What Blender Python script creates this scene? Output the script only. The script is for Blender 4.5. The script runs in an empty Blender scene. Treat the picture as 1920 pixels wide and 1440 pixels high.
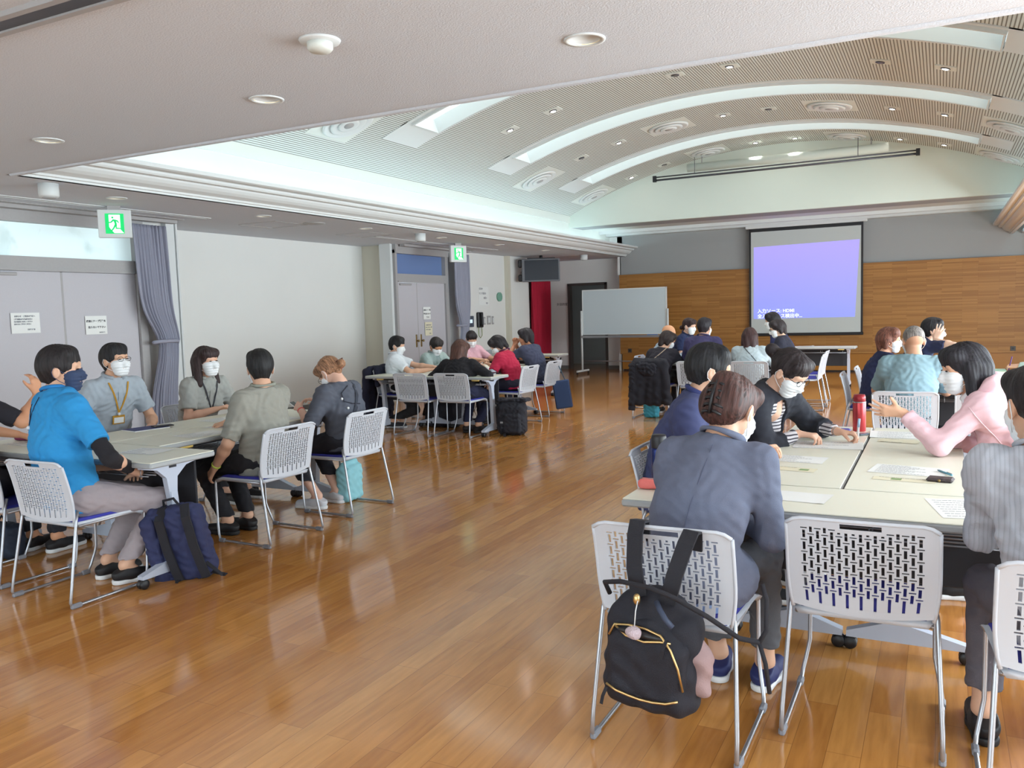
import bpy, bmesh, math, random
import numpy as np
from math import sin, cos, pi, radians, sqrt, atan2
from mathutils import Vector, Matrix
random.seed(7)
S = bpy.context.scene
COL = S.collection

# ------------------------------------------------------------------ camera
CAM_H = 1.45
FPX = 1568.0
YAW, PITCH, ROLL = 0.4753, 0.0862, -0.0299
_f = Vector((-sin(YAW)*cos(PITCH), cos(YAW)*cos(PITCH), -sin(PITCH)))
_r0 = Vector((cos(YAW), sin(YAW), 0)); _u0 = _r0.cross(_f)
_R = _r0*cos(ROLL) + _u0*sin(ROLL); _U = -_r0*sin(ROLL) + _u0*cos(ROLL)
cam = bpy.data.cameras.new('camera'); cam_o = bpy.data.objects.new('camera', cam)
COL.objects.link(cam_o); S.camera = cam_o
cam.sensor_width = 36; cam.sensor_fit = 'HORIZONTAL'; cam.lens = FPX/1920*36
cam.clip_start = 0.05; cam.clip_end = 200
cam_o.matrix_world = Matrix(((_R.x, _U.x, -_f.x, 0), (_R.y, _U.y, -_f.y, 0), (_R.z, _U.z, -_f.z, CAM_H), (0, 0, 0, 1)))

# ------------------------------------------------------------------ world, exposure
S.view_settings.view_transform = 'Standard'; S.view_settings.look = 'None'
S.view_settings.gamma = 1.0; S.view_settings.use_curve_mapping = False
S.view_settings.exposure = 1.38
W = bpy.data.worlds.new('world'); S.world = W; W.use_nodes = True
_bg = W.node_tree.nodes['Background']; _bg.inputs[0].default_value = (0.80, 0.93, 1.0, 1); _bg.inputs[1].default_value = 1.6
def area(name, loc, size, power, col, direction):
    l = bpy.data.lights.new(name, 'AREA'); l.shape = 'RECTANGLE'; l.size, l.size_y = size
    l.energy = power; l.color = col
    o = bpy.data.objects.new(name, l); COL.objects.link(o); o.location = loc
    o.rotation_euler = Vector(direction).to_track_quat('-Z', 'Y').to_euler(); return o
# daylight entering through the windows of the right and the rear wall
for _y in (1.0, 5.0, 9.0, 13.0):
    area('window_daylight', (3.45, _y, 1.35), (3.4, 2.0), 46 if _y < 2 else 90, (0.86, 0.95, 1.0), (-1, 0, -0.12))
area('window_daylight', (-3.2, -3.35, 1.4), (8.5, 2.0), 24, (0.90, 0.96, 1.0), (0, 1, -0.10))

# ------------------------------------------------------------------ small helpers
def s2l(c): return tuple((x/12.92 if x <= 0.04045 else ((x+0.055)/1.055)**2.4) for x in c)
def C8(r, g, b): return s2l((r/255, g/255, b/255))
MATS = {}
def mat(name, col, rough=0.6, metal=0.0, bump=None, var=None, emit=None, alpha=None, spec=0.5, coat=0.0, tr=0.0):
    """bump=(scale, strength)  var=(scale, amount): procedural noise on colour"""
    if name in MATS: return MATS[name]
    m = bpy.data.materials.new(name); m.use_nodes = True; nt = m.node_tree
    b = nt.nodes['Principled BSDF']; b.inputs['Base Color'].default_value = (*col, 1)
    b.inputs['Roughness'].default_value = rough; b.inputs['Metallic'].default_value = metal
    b.inputs['Specular IOR Level'].default_value = spec
    if coat: b.inputs['Coat Weight'].default_value = coat
    if tr: b.inputs['Transmission Weight'].default_value = tr
    tc = nt.nodes.new('ShaderNodeTexCoord')
    if var:
        n = nt.nodes.new('ShaderNodeTexNoise'); n.inputs['Scale'].default_value = var[0]; n.inputs['Detail'].default_value = 4
        nt.links.new(tc.outputs['Object'], n.inputs['Vector'])
        mx = nt.nodes.new('ShaderNodeMix'); mx.data_type = 'RGBA'
        a = var[1]
        mx.inputs[6].default_value = (*[max(0, c*(1-a)) for c in col], 1); mx.inputs[7].default_value = (*[min(1, c*(1+a)) for c in col], 1)
        nt.links.new(n.outputs['Fac'], mx.inputs[0]); nt.links.new(mx.outputs[2], b.inputs['Base Color'])
    if bump:
        n = nt.nodes.new('ShaderNodeTexNoise'); n.inputs['Scale'].default_value = bump[0]; n.inputs['Detail'].default_value = 3
        nt.links.new(tc.outputs['Object'], n.inputs['Vector'])
        bp = nt.nodes.new('ShaderNodeBump'); bp.inputs['Strength'].default_value = bump[1]; bp.inputs['Distance'].default_value = 0.01
        nt.links.new(n.outputs['Fac'], bp.inputs['Height']); nt.links.new(bp.outputs[0], b.inputs['Normal'])
    if emit:
        b.inputs['Emission Color'].default_value = (*emit[0], 1); b.inputs['Emission Strength'].default_value = emit[1]
    MATS[name] = m; return m
def nodes(m): return m.node_tree.nodes, m.node_tree.links, m.node_tree.nodes['Principled BSDF']

class MB:
    """collects shapes; build() links them as one mesh object"""
    def __init__(s): s.v = []; s.f = []; s.sm = []
    def add(s, vs, fs, smooth=False, M=None):
        o = len(s.v)
        for v in vs: s.v.append(tuple(M @ Vector(v)) if M is not None else tuple(v))
        for f in fs: s.f.append(tuple(o+i for i in f)); s.sm.append(smooth)
        return s
    def box(s, x0, x1, y0, y1, z0, z1, M=None, bev=0):
        if bev:
            b = min(bev, (x1-x0)/2.01, (y1-y0)/2.01, (z1-z0)/2.01)
            X = (x0, x1); Yy = (y0, y1); Z = (z0, z1); vs = []; idx = {}
            for i in (0, 1):
                for j in (0, 1):
                    for k in (0, 1):
                        sx, sy, sz = (1-2*i), (1-2*j), (1-2*k)
                        for a in range(3):
                            p = [X[i]+sx*b, Yy[j]+sy*b, Z[k]+sz*b]; p[a] = (X[i], Yy[j], Z[k])[a]
                            idx[i, j, k, a] = len(vs); vs.append(p)
            fs = []
            for i in (0, 1):
                q = [idx[i, j, k, 0] for j, k in ((0, 0), (1, 0), (1, 1), (0, 1))]; fs.append(q if i else q[::-1])
                q = [idx[j, i, k, 1] for j, k in ((0, 0), (1, 0), (1, 1), (0, 1))]; fs.append(q[::-1] if i else q)
                q = [idx[j, k, i, 2] for j, k in ((0, 0), (1, 0), (1, 1), (0, 1))]; fs.append(q if i else q[::-1])
            for i in (0, 1):
                for j in (0, 1):
                    fs.append([idx[i, j, 0, 0], idx[i, j, 1, 0], idx[i, j, 1, 1], idx[i, j, 0, 1]])
                    fs.append([idx[i, 0, j, 0], idx[i, 1, j, 0], idx[i, 1, j, 2], idx[i, 0, j, 2]])
                    fs.append([idx[0, i, j, 1], idx[1, i, j, 1], idx[1, i, j, 2], idx[0, i, j, 2]])
                    for k in (0, 1): fs.append([idx[i, j, k, 0], idx[i, j, k, 1], idx[i, j, k, 2]])
            return s.add(vs, fs, False, M)
        vs = [(x, y, z) for x in (x0, x1) for y in (y0, y1) for z in (z0, z1)]
        return s.add(vs, [(0, 1, 3, 2), (4, 6, 7, 5), (0, 4, 5, 1), (2, 3, 7, 6), (0, 2, 6, 4), (1, 5, 7, 3)], False, M)
    def tube(s, pts, r, n=10, closed=False, caps=True, M=None, flat=None):
        """sweep along points; r number or list; flat=(w,t) rectangular ribbon"""
        P = [Vector(p) for p in pts]; m = len(P); vs = []; fs = []
        rs = r if isinstance(r, (list, tuple)) else [r]*m
        prev = None
        for i, p in enumerate(P):
            a = P[i-1] if (i > 0 or closed) else p; b = P[(i+1) % m] if (i < m-1 or closed) else p
            t = (b-a).normalized()
            if prev is None:
                u = t.orthogonal().normalized()
                if abs(t.z) < 0.9: u = Vector((0, 0, 1)).cross(t).normalized()
            else:
                u = (prev - t*prev.dot(t)); u = u.normalized() if u.length > 1e-6 else t.orthogonal().normalized()
            prev = u; w = t.cross(u)
            for k in range(n):
                an = 2*pi*k/n
                vs.append(p + (u*cos(an) + w*sin(an))*rs[i])
        for i in range(m if closed else m-1):
            for k in range(n):
                a = i*n+k; b = i*n+(k+1) % n; c = ((i+1) % m)*n+(k+1) % n; d = ((i+1) % m)*n+k
                fs.append((a, b, c, d))
        if caps and not closed: fs.append(tuple(range(n))[::-1]); fs.append(tuple((m-1)*n+k for k in range(n)))
        return s.add(vs, fs, True, M)
    def ribbon(s, pts, normals, w, t, M=None):
        """flat strap of width w, thickness t; normals = outward direction per point"""
        P = [Vector(p) for p in pts]; m = len(P); vs = []; fs = []
        for i, p in enumerate(P):
            a = P[max(0, i-1)]; b = P[min(m-1, i+1)]; tt = (b-a).normalized()
            nn = Vector(normals[i] if isinstance(normals, list) else normals); sd = tt.cross(nn).normalized(); nn = sd.cross(tt).normalized()
            for q in (-sd*w/2, sd*w/2, sd*w/2+nn*t, -sd*w/2+nn*t): vs.append(p+q)
        for i in range(m-1):
            for k in range(4): fs.append((i*4+k, i*4+(k+1) % 4, i*4+4+(k+1) % 4, i*4+4+k))
        fs.append((3, 2, 1, 0)); fs.append(tuple((m-1)*4+k for k in range(4)))
        return s.add(vs, fs, False, M)
    def lathe(s, prof, n=24, M=None, c=(0, 0, 0), ax='z', smooth=True, caps=True):
        vs = []; fs = []; m = len(prof)
        for r, h in prof:
            for k in range(n):
                a = 2*pi*k/n; q = (r*cos(a), r*sin(a), h)
                if ax == 'y': q = (q[0], q[2], q[1])
                if ax == 'x': q = (q[2], q[0], q[1])
                vs.append((q[0]+c[0], q[1]+c[1], q[2]+c[2]))
        for i in range(m-1):
            for k in range(n): fs.append((i*n+k, i*n+(k+1) % n, (i+1)*n+(k+1) % n, (i+1)*n+k))
        if caps: fs.append(tuple(range(n))[::-1]); fs.append(tuple((m-1)*n+k for k in range(n)))
        return s.add(vs, fs, smooth, M)
    def prism(s, poly, a0, a1, ax='y', M=None, smooth=False):
        """extrude 2-D polygon along an axis"""
        def mk(p, a):
            return {'y': (p[0], a, p[1]), 'x': (a, p[0], p[1]), 'z': (p[0], p[1], a)}[ax]
        n = len(poly); vs = [mk(p, a0) for p in poly]+[mk(p, a1) for p in poly]
        fs = [(i, (i+1) % n, n+(i+1) % n, n+i) for i in range(n)]
        fs += [tuple(range(n))[::-1], tuple(range(n, 2*n))]
        return s.add(vs, fs, smooth, M)
    def quad(s, a, b, c, d, M=None): return s.add([a, b, c, d], [(0, 1, 2, 3)], False, M)
    def ellip(s, c, r, n=16, m=10, M=None):
        vs = []; fs = []
        for i in range(m+1):
            t = pi*i/m
            for k in range(n):
                a = 2*pi*k/n; vs.append((c[0]+r[0]*sin(t)*cos(a), c[1]+r[1]*sin(t)*sin(a), c[2]+r[2]*cos(t)))
        for i in range(m):
            for k in range(n): fs.append((i*n+k, (i+1)*n+k, (i+1)*n+(k+1) % n, i*n+(k+1) % n))
        return s.add(vs, fs, True, M)
    def build(s, name, m, parent=None, recalc=True):
        me = bpy.data.meshes.new(name); me.from_pydata(s.v, [], s.f); me.update()
        if recalc:
            bm = bmesh.new(); bm.from_mesh(me); bmesh.ops.recalc_face_normals(bm, faces=bm.faces); bm.to_mesh(me); bm.free()
        me.polygons.foreach_set('use_smooth', s.sm)
        me.materials.append(m)
        o = bpy.data.objects.new(name, me); COL.objects.link(o)
        if parent is not None: o.parent = parent
        return o
def tag(o, label=None, cat=None, group=None, kind=None):
    if label: o['label'] = label
    if cat: o['category'] = cat
    if group: o['group'] = group
    if kind: o['kind'] = kind
    return o
def thing(name, label, cat, loc=(0, 0, 0), rz=0, group=None):
    o = bpy.data.objects.new(name, None); COL.objects.link(o); o.location = loc; o.rotation_euler = (0, 0, rz)
    o.empty_display_size = 0.1
    return tag(o, label, cat, group)
def struct(name, mb, m, parent=None, **k):
    o = mb.build(name, m, parent, **k)
    if parent is None: o['kind'] = 'structure'
    return o
def copy_tree(o, parent=None):
    c = o.copy(); COL.objects.link(c)
    if parent is not None: c.parent = parent
    for ch in [x for x in ALL() if x.parent is o]: copy_tree(ch, c)
    return c
def ALL(): return list(COL.objects)
def dup(root, loc, rz, label, group=None):
    r = root.copy(); COL.objects.link(r); r.location = loc; r.rotation_euler = (0, 0, rz); r['label'] = label
    if group: r['group'] = group
    for ch in list(root.children):
        c = ch.copy(); COL.objects.link(c); c.parent = r
        for g in list(ch.children):
            d = g.copy(); COL.objects.link(d); d.parent = c
    return r
def text_mesh(name, body, size, m, M, parent=None, align='LEFT', ext=0.0006, bold=0.0, sx=1.0):
    cu = bpy.data.curves.new(name, 'FONT'); cu.body = body; cu.size = size; cu.extrude = ext; cu.align_x = align
    cu.offset = bold; cu.resolution_u = 2
    t = bpy.data.objects.new(name, cu); COL.objects.link(t)
    dg = bpy.context.evaluated_depsgraph_get(); dg.update()
    me = bpy.data.meshes.new_from_object(t.evaluated_get(dg)); bpy.data.objects.remove(t)
    me.transform(Matrix.Diagonal((sx, 1, 1, 1))); me.transform(M); me.materials.clear(); me.materials.append(m)
    o = bpy.data.objects.new(name, me); COL.objects.link(o)
    if parent is not None: o.parent = parent
    return o
def frameM(o, xa, ya, za):
    """4x4 with given axes and origin"""
    xa, ya, za = Vector(xa), Vector(ya), Vector(za)
    return Matrix(((xa.x, ya.x, za.x, o[0]), (xa.y, ya.y, za.y, o[1]), (xa.z, ya.z, za.z, o[2]), (0, 0, 0, 1)))
# ================================================================== materials of the setting
M_ceil = mat('ceiling_board', C8(206, 211, 219), 0.9, bump=(120, 0.3), var=(150, 0.10))
M_white = mat('painted_white', C8(214, 218, 212), 0.7, bump=(300, 0.08))
M_wallw = mat('wallpaper', C8(226, 227, 224), 0.85, bump=(350, 0.12), var=(2.0, 0.02))
M_wallb = mat('wallpaper_beige', C8(208, 204, 188), 0.85, bump=(350, 0.12))
M_wallg = mat('wall_grey', C8(158, 160, 160), 0.85, bump=(300, 0.10))
M_gable = mat('gable_plaster', C8(212, 222, 214), 0.85, bump=(200, 0.1), var=(1.2, 0.03))
M_trim = mat('moulding_white', C8(214, 218, 218), 0.5)
M_trimd = mat('frame_grey', C8(164, 162, 162), 0.5, var=(40, 0.05))
M_base = mat('baseboard_grey', C8(112, 114, 112), 0.5)
M_door = mat('door_laminate', C8(188, 186, 192), 0.55, var=(160, 0.06), bump=(200, 0.05))
M_dark = mat('black_plastic', C8(26, 26, 30), 0.45)
M_darkfr = mat('dark_bronze', C8(70, 64, 60), 0.5)
M_paper = mat('paper', C8(232, 234, 232), 0.8, var=(14, 0.02))
M_ink = mat('ink', C8(40, 42, 50), 0.8)
M_inkg = mat('grey_ink', C8(120, 124, 132), 0.8)
M_tube = mat('cove_tube', C8(255, 255, 255), 0.5, emit=((0.74, 0.95, 1.0), 5.5))
M_sky = mat('skylight_diffuser', C8(235, 245, 245), 0.5, emit=((0.76, 0.93, 0.95), 0.42))
M_lamp = mat('lamp_glow', C8(255, 240, 225), 0.5, emit=((1.0, 0.86, 0.74), 14.0))
M_lampw = mat('lamp_warm', C8(255, 235, 205), 0.5, emit=((1.0, 0.80, 0.55), 1.6))
M_refl = mat('lamp_reflector', C8(232, 214, 176), 0.38, 0.55)
M_metal = mat('brushed_metal', C8(165, 166, 170), 0.32, 0.85)
M_mdark = mat('metal_dark', C8(92, 92, 98), 0.4, 0.7)

# floor: strip parquet running away from the camera
M_floor = mat('parquet', C8(170, 110, 60), 0.16, coat=0.0)
n, l, b = nodes(M_floor)
tc = n.new('ShaderNodeTexCoord'); mp = n.new('ShaderNodeMapping'); mp.inputs['Rotation'].default_value = (0, 0, pi/2)
l.new(tc.outputs['Object'], mp.inputs['Vector'])
br = n.new('ShaderNodeTexBrick'); br.offset = 0.37; br.inputs['Scale'].default_value = 1.0
br.inputs['Brick Width'].default_value = 0.92; br.inputs['Row Height'].default_value = 0.105; br.inputs['Mortar Size'].default_value = 0.0011
br.inputs['Mortar Smooth'].default_value = 0.2; br.inputs['Bias'].default_value = 0.0
br.inputs['Color1'].default_value = (0.04, 0.04, 0.04, 1); br.inputs['Color2'].default_value = (0.96, 0.96, 0.96, 1); br.inputs['Mortar'].default_value = (0.4, 0.4, 0.4, 1)
l.new(mp.outputs[0], br.inputs['Vector'])
cr = n.new('ShaderNodeValToRGB'); e = cr.color_ramp.elements
e[0].color = (*C8(178, 118, 58), 1); e[1].color = (*C8(204, 146, 80), 1)
x_ = e.new(0.35); x_.color = (*C8(192, 132, 68), 1); x_ = e.new(0.7); x_.color = (*C8(197, 138, 73), 1)
l.new(br.outputs['Color'], cr.inputs['Fac'])
mg = n.new('ShaderNodeMapping'); mg.inputs['Scale'].default_value = (16, 1.6, 1); l.new(tc.outputs['Object'], mg.inputs['Vector'])
gn = n.new('ShaderNodeTexNoise'); gn.inputs['Scale'].default_value = 2.4; gn.inputs['Detail'].default_value = 4; gn.inputs['Distortion'].default_value = 0.3
l.new(mg.outputs[0], gn.inputs['Vector'])
gr = n.new('ShaderNodeValToRGB'); gr.color_ramp.elements[0].position = 0.34; gr.color_ramp.elements[0].color = (0.60, 0.52, 0.44, 1)
gr.color_ramp.elements[1].position = 0.66; gr.color_ramp.elements[1].color = (1.08, 1.08, 1.08, 1); l.new(gn.outputs['Fac'], gr.inputs['Fac'])
mx = n.new('ShaderNodeMix'); mx.data_type = 'RGBA'; mx.blend_type = 'MULTIPLY'; mx.inputs[0].default_value = 0.42
l.new(cr.outputs[0], mx.inputs[6]); l.new(gr.outputs[0], mx.inputs[7])
m2 = n.new('ShaderNodeMix'); m2.data_type = 'RGBA'; m2.inputs[7].default_value = (*C8(96, 58, 28), 1)
mm = n.new('ShaderNodeMath'); mm.operation = 'MULTIPLY'; mm.inputs[1].default_value = 0.55; l.new(br.outputs['Fac'], mm.inputs[0])
l.new(mm.outputs[0], m2.inputs[0]); l.new(mx.outputs[2], m2.inputs[6]); l.new(m2.outputs[2], b.inputs['Base Color'])
rn = n.new('ShaderNodeTexNoise'); rn.inputs['Scale'].default_value = 0.7; rn.inputs['Detail'].default_value = 5; l.new(tc.outputs['Object'], rn.inputs['Vector'])
rr = n.new('ShaderNodeMapRange'); rr.inputs['To Min'].default_value = 0.07; rr.inputs['To Max'].default_value = 0.17; l.new(rn.outputs['Fac'], rr.inputs['Value']); l.new(rr.outputs[0], b.inputs['Roughness'])
wn = n.new('ShaderNodeTexNoise'); wn.inputs['Scale'].default_value = 1.5; wn.inputs['Detail'].default_value = 2; l.new(tc.outputs['Object'], wn.inputs['Vector'])
bp = n.new('ShaderNodeBump'); bp.inputs['Strength'].default_value = 0.012; bp.inputs['Distance'].default_value = 0.02; l.new(wn.outputs['Fac'], bp.inputs['Height'])
bp2 = n.new('ShaderNodeBump'); bp2.invert = True; bp2.inputs['Strength'].default_value = 0.25; bp2.inputs['Distance'].default_value = 0.001
l.new(br.outputs['Fac'], bp2.inputs['Height']); l.new(bp.outputs[0], bp2.inputs['Normal']); l.new(bp2.outputs[0], b.inputs['Normal'])
b.inputs['Specular IOR Level'].default_value = 0.85

# wood panelling of the stage wall: fine horizontal strips
M_wood = mat('wood_strips', C8(165, 105, 45), 0.5)
n, l, b = nodes(M_wood)
tc = n.new('ShaderNodeTexCoord'); mp = n.new('ShaderNodeMapping'); mp.inputs['Rotation'].default_value = (pi/2, 0, 0); l.new(tc.outputs['Object'], mp.inputs['Vector'])
br = n.new('ShaderNodeTexBrick'); br.offset = 0.43; br.inputs['Scale'].default_value = 1.0; br.inputs['Brick Width'].default_value = 0.62; br.inputs['Row Height'].default_value = 0.028
br.inputs['Mortar Size'].default_value = 0.0012; br.inputs['Color1'].default_value = (*C8(146, 98, 42), 1); br.inputs['Color2'].default_value = (*C8(172, 122, 60), 1)
br.inputs['Mortar'].default_value = (*C8(120, 74, 28), 1); l.new(mp.outputs[0], br.inputs['Vector']); l.new(br.outputs['Color'], b.inputs['Base Color'])
M_wood2 = mat('wood_plain', C8(166, 110, 42), 0.4, var=(3, 0.08))

# ribbed vault lining: slats along y, dark joints (UV = arc length)
M_rib = mat('ribbed_lining', C8(205, 206, 200), 0.75)
n, l, b = nodes(M_rib)
uv = n.new('ShaderNodeUVMap'); sp = n.new('ShaderNodeSeparateXYZ'); l.new(uv.outputs[0], sp.inputs[0])
md = n.new('ShaderNodeMath'); md.operation = 'MULTIPLY'; md.inputs[1].default_value = 1/0.034; l.new(sp.outputs[0], md.inputs[0])
fr = n.new('ShaderNodeMath'); fr.operation = 'FRACT'; l.new(md.outputs[0], fr.inputs[0])
sb = n.new('ShaderNodeMath'); sb.operation = 'SUBTRACT'; sb.inputs[1].default_value = 0.5; l.new(fr.outputs[0], sb.inputs[0])
ab = n.new('ShaderNodeMath'); ab.operation = 'ABSOLUTE'; l.new(sb.outputs[0], ab.inputs[0])
cr = n.new('ShaderNodeValToRGB'); e = cr.color_ramp.elements; e[0].position = 0.13; e[0].color = (*C8(126, 124, 116), 1); e[1].position = 0.22; e[1].color = (*C8(210, 214, 210), 1)
l.new(ab.outputs[0], cr.inputs['Fac']); l.new(cr.outputs[0], b.inputs['Base Color'])
bp = n.new('ShaderNodeBump'); bp.inputs['Strength'].default_value = 0.6; bp.inputs['Distance'].default_value = 0.01; l.new(cr.outputs[0], bp.inputs['Height']); l.new(bp.outputs[0], b.inputs['Normal'])

# ================================================================== shell
XL, XR = -9.0, 3.6; YB, YE = -3.5, 18.6; ZC = 2.64; YBEAM = 4.16
XC, RV = -2.68, 9.38; ZV = 4.37-RV; XCOVE = 4.22
def vz(dx, r=RV): return ZV + sqrt(r*r-dx*dx)
struct('floor', MB().box(-9.2, 3.8, -3.8, 21.5, -0.08, 0), M_floor)
DL_NEAR = [(-1.42-1.86*k, 3.56) for k in range(-2, 5)]+[(-1.42-1.86*k, 0.9) for k in range(-2, 5)]
DL_LEFT = [(-7.0, q) for q in (5.5, 7.44, 9.38, 11.32, 13.26, 15.2)]
def holed_sheet(mb, x0, x1, y0, y1, z, holes, r=0.075, s=0.11):
    xs = sorted({x0, x1, *[h[0]-s for h in holes], *[h[0]+s for h in holes]}); ys = sorted({y0, y1, *[h[1]-s for h in holes], *[h[1]+s for h in holes]})
    for i in range(len(xs)-1):
        for j in range(len(ys)-1):
            cx, cy = (xs[i]+xs[i+1])/2, (ys[j]+ys[j+1])/2
            if any(abs(cx-h[0]) < s and abs(cy-h[1]) < s for h in holes): continue
            mb.quad((xs[i], ys[j], z), (xs[i], ys[j+1], z), (xs[i+1], ys[j+1], z), (xs[i+1], ys[j], z))
    for hx, hy in holes:
        n = 32; vs = []; fs = []
        for k in range(n):
            a = 2*pi*k/n; c_, s_ = cos(a), sin(a); m_ = s/max(abs(c_), abs(s_))
            vs += [(hx+r*c_, hy+r*s_, z), (hx+m_*c_, hy+m_*s_, z), (hx+r*c_, hy+r*s_, z+0.03)]
        for k in range(n):
            q = 3*k; w = 3*((k+1) % n); fs += [(q, q+1, w+1, w), (q+2, q, w, w+2)]
        mb.add(vs, fs)
mb_ = MB().box(-9.2, 3.8, -3.8, YBEAM, ZC+0.14, ZC+0.18); holed_sheet(mb_, -9.2, 3.8, -3.8, YBEAM, ZC, DL_NEAR)
struct('ceiling', mb_, M_ceil, recalc=False)
mb_ = MB().box(-9.2, XC-4.0-0.2, YBEAM, 19.2, ZC+0.11, ZC+0.14); holed_sheet(mb_, -9.2, XC-3.82, YBEAM, 19.2, ZC, DL_LEFT)
struct('ceiling', mb_, M_ceil, recalc=False)
struct('ceiling', MB().box(XC+4.0, 3.8, YBEAM, 19.2, ZC, ZC+0.06), M_ceil)
# beam edge between the low ceiling and the vault
bm_ = MB().box(-6.95, 1.6, YBEAM, YBEAM+0.10, ZC+0.02, 4.6)
struct('trim_1', bm_, M_ceil)
struct('trim_2', MB().box(-6.52, 1.16, YBEAM-0.005, YBEAM+0.05, ZC-0.012, ZC+0.03, bev=0.01), M_ceil)
# cove walls and fascia band
for s in (-1, 1):
    x0 = XC+s*XCOVE; xa, xb = sorted((x0, x0+s*0.08))
    struct('wall_cove', MB().box(xa, xb, YBEAM, YE, ZC+0.06, 3.24), M_white)
    xa, xb = sorted((x0-s*0.03, x0+s*0.08)); struct('trim_3', MB().box(xa, xb, YBEAM, 16.25, 3.24, 3.42), M_white)
    # crown moulding with the lighting trough behind it
    P = [(0, ZC), (0, ZC+0.018), (0.02, ZC+0.022), (0.025, ZC+0.04), (0.05, ZC+0.05), (0.085, ZC+0.062), (0.115, ZC+0.085), (0.135, ZC+0.11), (0.14, ZC+0.125),
         (0.19, ZC+0.13), (0.2, ZC+0.145), (0.2, ZC+0.165), (0.27, ZC+0.17), (0.29, ZC+0.18), (0.29, ZC+0.215), (0.27, ZC+0.215), (0.26, ZC+0.19), (-0.05, ZC+0.10), (-0.05, ZC)]
    xo = XC-s*0+s*3.82
    poly = [(xo-s*px, pz) for px, pz in P]
    struct('trim_4', MB().prism(poly, YBEAM, 18.58), M_trim)
    tb = MB(); y = 4.5
    while y < 18.2:
        tb.tube([(XC+s*3.98, y, 2.79), (XC+s*3.98, y+1.16, 2.79)], 0.016, 8); y += 1.25
    tag(tb.build('cove_lamp', M_tube), ('fluorescent cove lamp strip behind the left white crown moulding' if s < 0 else 'fluorescent cove lamp strip behind the right white crown moulding'), 'lamp')
# vault
slots = [(6.2, 6.76), (8.9, 9.46), (11.64, 12.2), (14.3, 14.86)]
TH0 = math.asin((XCOVE)/RV); THS = math.asin(3.18/RV)
th = sorted(set([round(-TH0+2*TH0*i/72, 5) for i in range(73)]+[round(THS, 5), round(-THS, 5)]))
ys = [4.2]+[q for a in slots for q in a]+[16.25]
vs = []; fs = []; uvs = []
for t in th:
    for y in ys: vs.append((XC+RV*sin(t), y, ZV+RV*cos(t))); uvs.append((RV*t, y))
ny = len(ys)
for i in range(len(th)-1):
    for j in range(ny-1):
        tm = (th[i]+th[i+1])/2; ym = (ys[j]+ys[j+1])/2
        if abs(tm) < THS and any(a < ym < b2 for a, b2 in slots): continue
        fs.append((i*ny+j, (i+1)*ny+j, (i+1)*ny+j+1, i*ny+j+1))
me = bpy.data.meshes.new('ceiling_vault'); me.from_pydata(vs, [], fs); ul = me.uv_layers.new(name='UVMap')
for lp in me.loops: ul.data[lp.index].uv = uvs[lp.vertex_index]
me.polygons.foreach_set('use_smooth', [True]*len(fs)); me.materials.append(M_rib)
vo = bpy.data.objects.new('ceiling_vault', me); COL.objects.link(vo); vo['kind'] = 'structure'
def arc_band(mb, r0, r1, t0, t1, y0, y1, n=40):
    """solid curved bar between radii r0<r1"""
    vs = []; fs = []
    for i in range(n+1):
        t = t0+(t1-t0)*i/n
        for r, y in ((r0, y0), (r0, y1), (r1, y1), (r1, y0)): vs.append((XC+r*sin(t), y, ZV+r*cos(t)))
    for i in range(n):
        for k in range(4): fs.append((i*4+k, i*4+(k+1) % 4, i*4+4+(k+1) % 4, i*4+4+k))
    fs += [(0, 1, 2, 3), tuple(n*4+k for k in (3, 2, 1, 0))]
    mb.add(vs, fs)
for i, (a, c) in enumerate(slots):
    fr = MB(); T2 = THS
    for y0, y1 in ((a-0.10, a), (c, c+0.10)): arc_band(fr, RV-0.012, RV+0.05, -T2-0.012, T2+0.012, y0, y1)
    for y0, y1 in ((a-0.03, a+0.0), (c, c+0.03)): arc_band(fr, RV-0.045, RV, -T2, T2, y0, y1)
    for y0, y1 in ((a+0.001, a+0.008), (c-0.008, c-0.001)): arc_band(fr, RV-0.04, RV+0.165, -T2+0.001, T2-0.001, y0, y1)
    for sg in (-1, 1):
        ta, tb_ = sorted((sg*T2, sg*(T2+0.045))); arc_band(fr, RV-0.012, RV+0.05, ta, tb_, a-0.10, c+0.10, 3)
        ta, tb_ = sorted((sg*(T2-0.001), sg*(T2-0.0025))); arc_band(fr, RV-0.043, RV+0.165, ta, tb_, a+0.002, c-0.002, 2)
    w = struct('window_%d' % (i+3), fr, M_trim)
    pn = MB(); arc_band(pn, RV+0.15, RV+0.17, -T2, T2, a, c); p_ = pn.build('pane', M_sky, w)
# gable wall above the stage
poly = [(XC-4.3, 3.15), (XC+4.3, 3.15)]+[(XC+4.3-8.6*i/40, vz(4.3-8.6*i/40)+0.05) for i in range(41)]
struct('wall_gable', MB().prism(poly, 16.2, 16.3), M_gable)
struct('ceiling', MB().box(-7.0, 1.7, 16.301, 16.95, 3.155, 3.25), M_wallg)
struct('ceiling', MB().box(-7.0, 1.7, 16.95, YE+0.1, 3.19, 3.3), M_white)
struct('trim_5', MB().box(-6.9, 1.6, 17.9, 17.97, 3.12, 3.19).box(-6.9, 1.6, 18.35, 18.6, 3.10, 3.19), M_trim)
tag(MB().box(-6.2, -4.4, 18.1, 18.16, 3.18, 3.195).build('ceiling_vent', M_dark), 'long dark slot vent in the soffit left of the projection screen', 'vent')
tag(MB().box(-0.4, 1.0, 18.1, 18.16, 3.18, 3.195).build('ceiling_vent', M_dark), 'long dark slot vent in the soffit right of the projection screen', 'vent')
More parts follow.
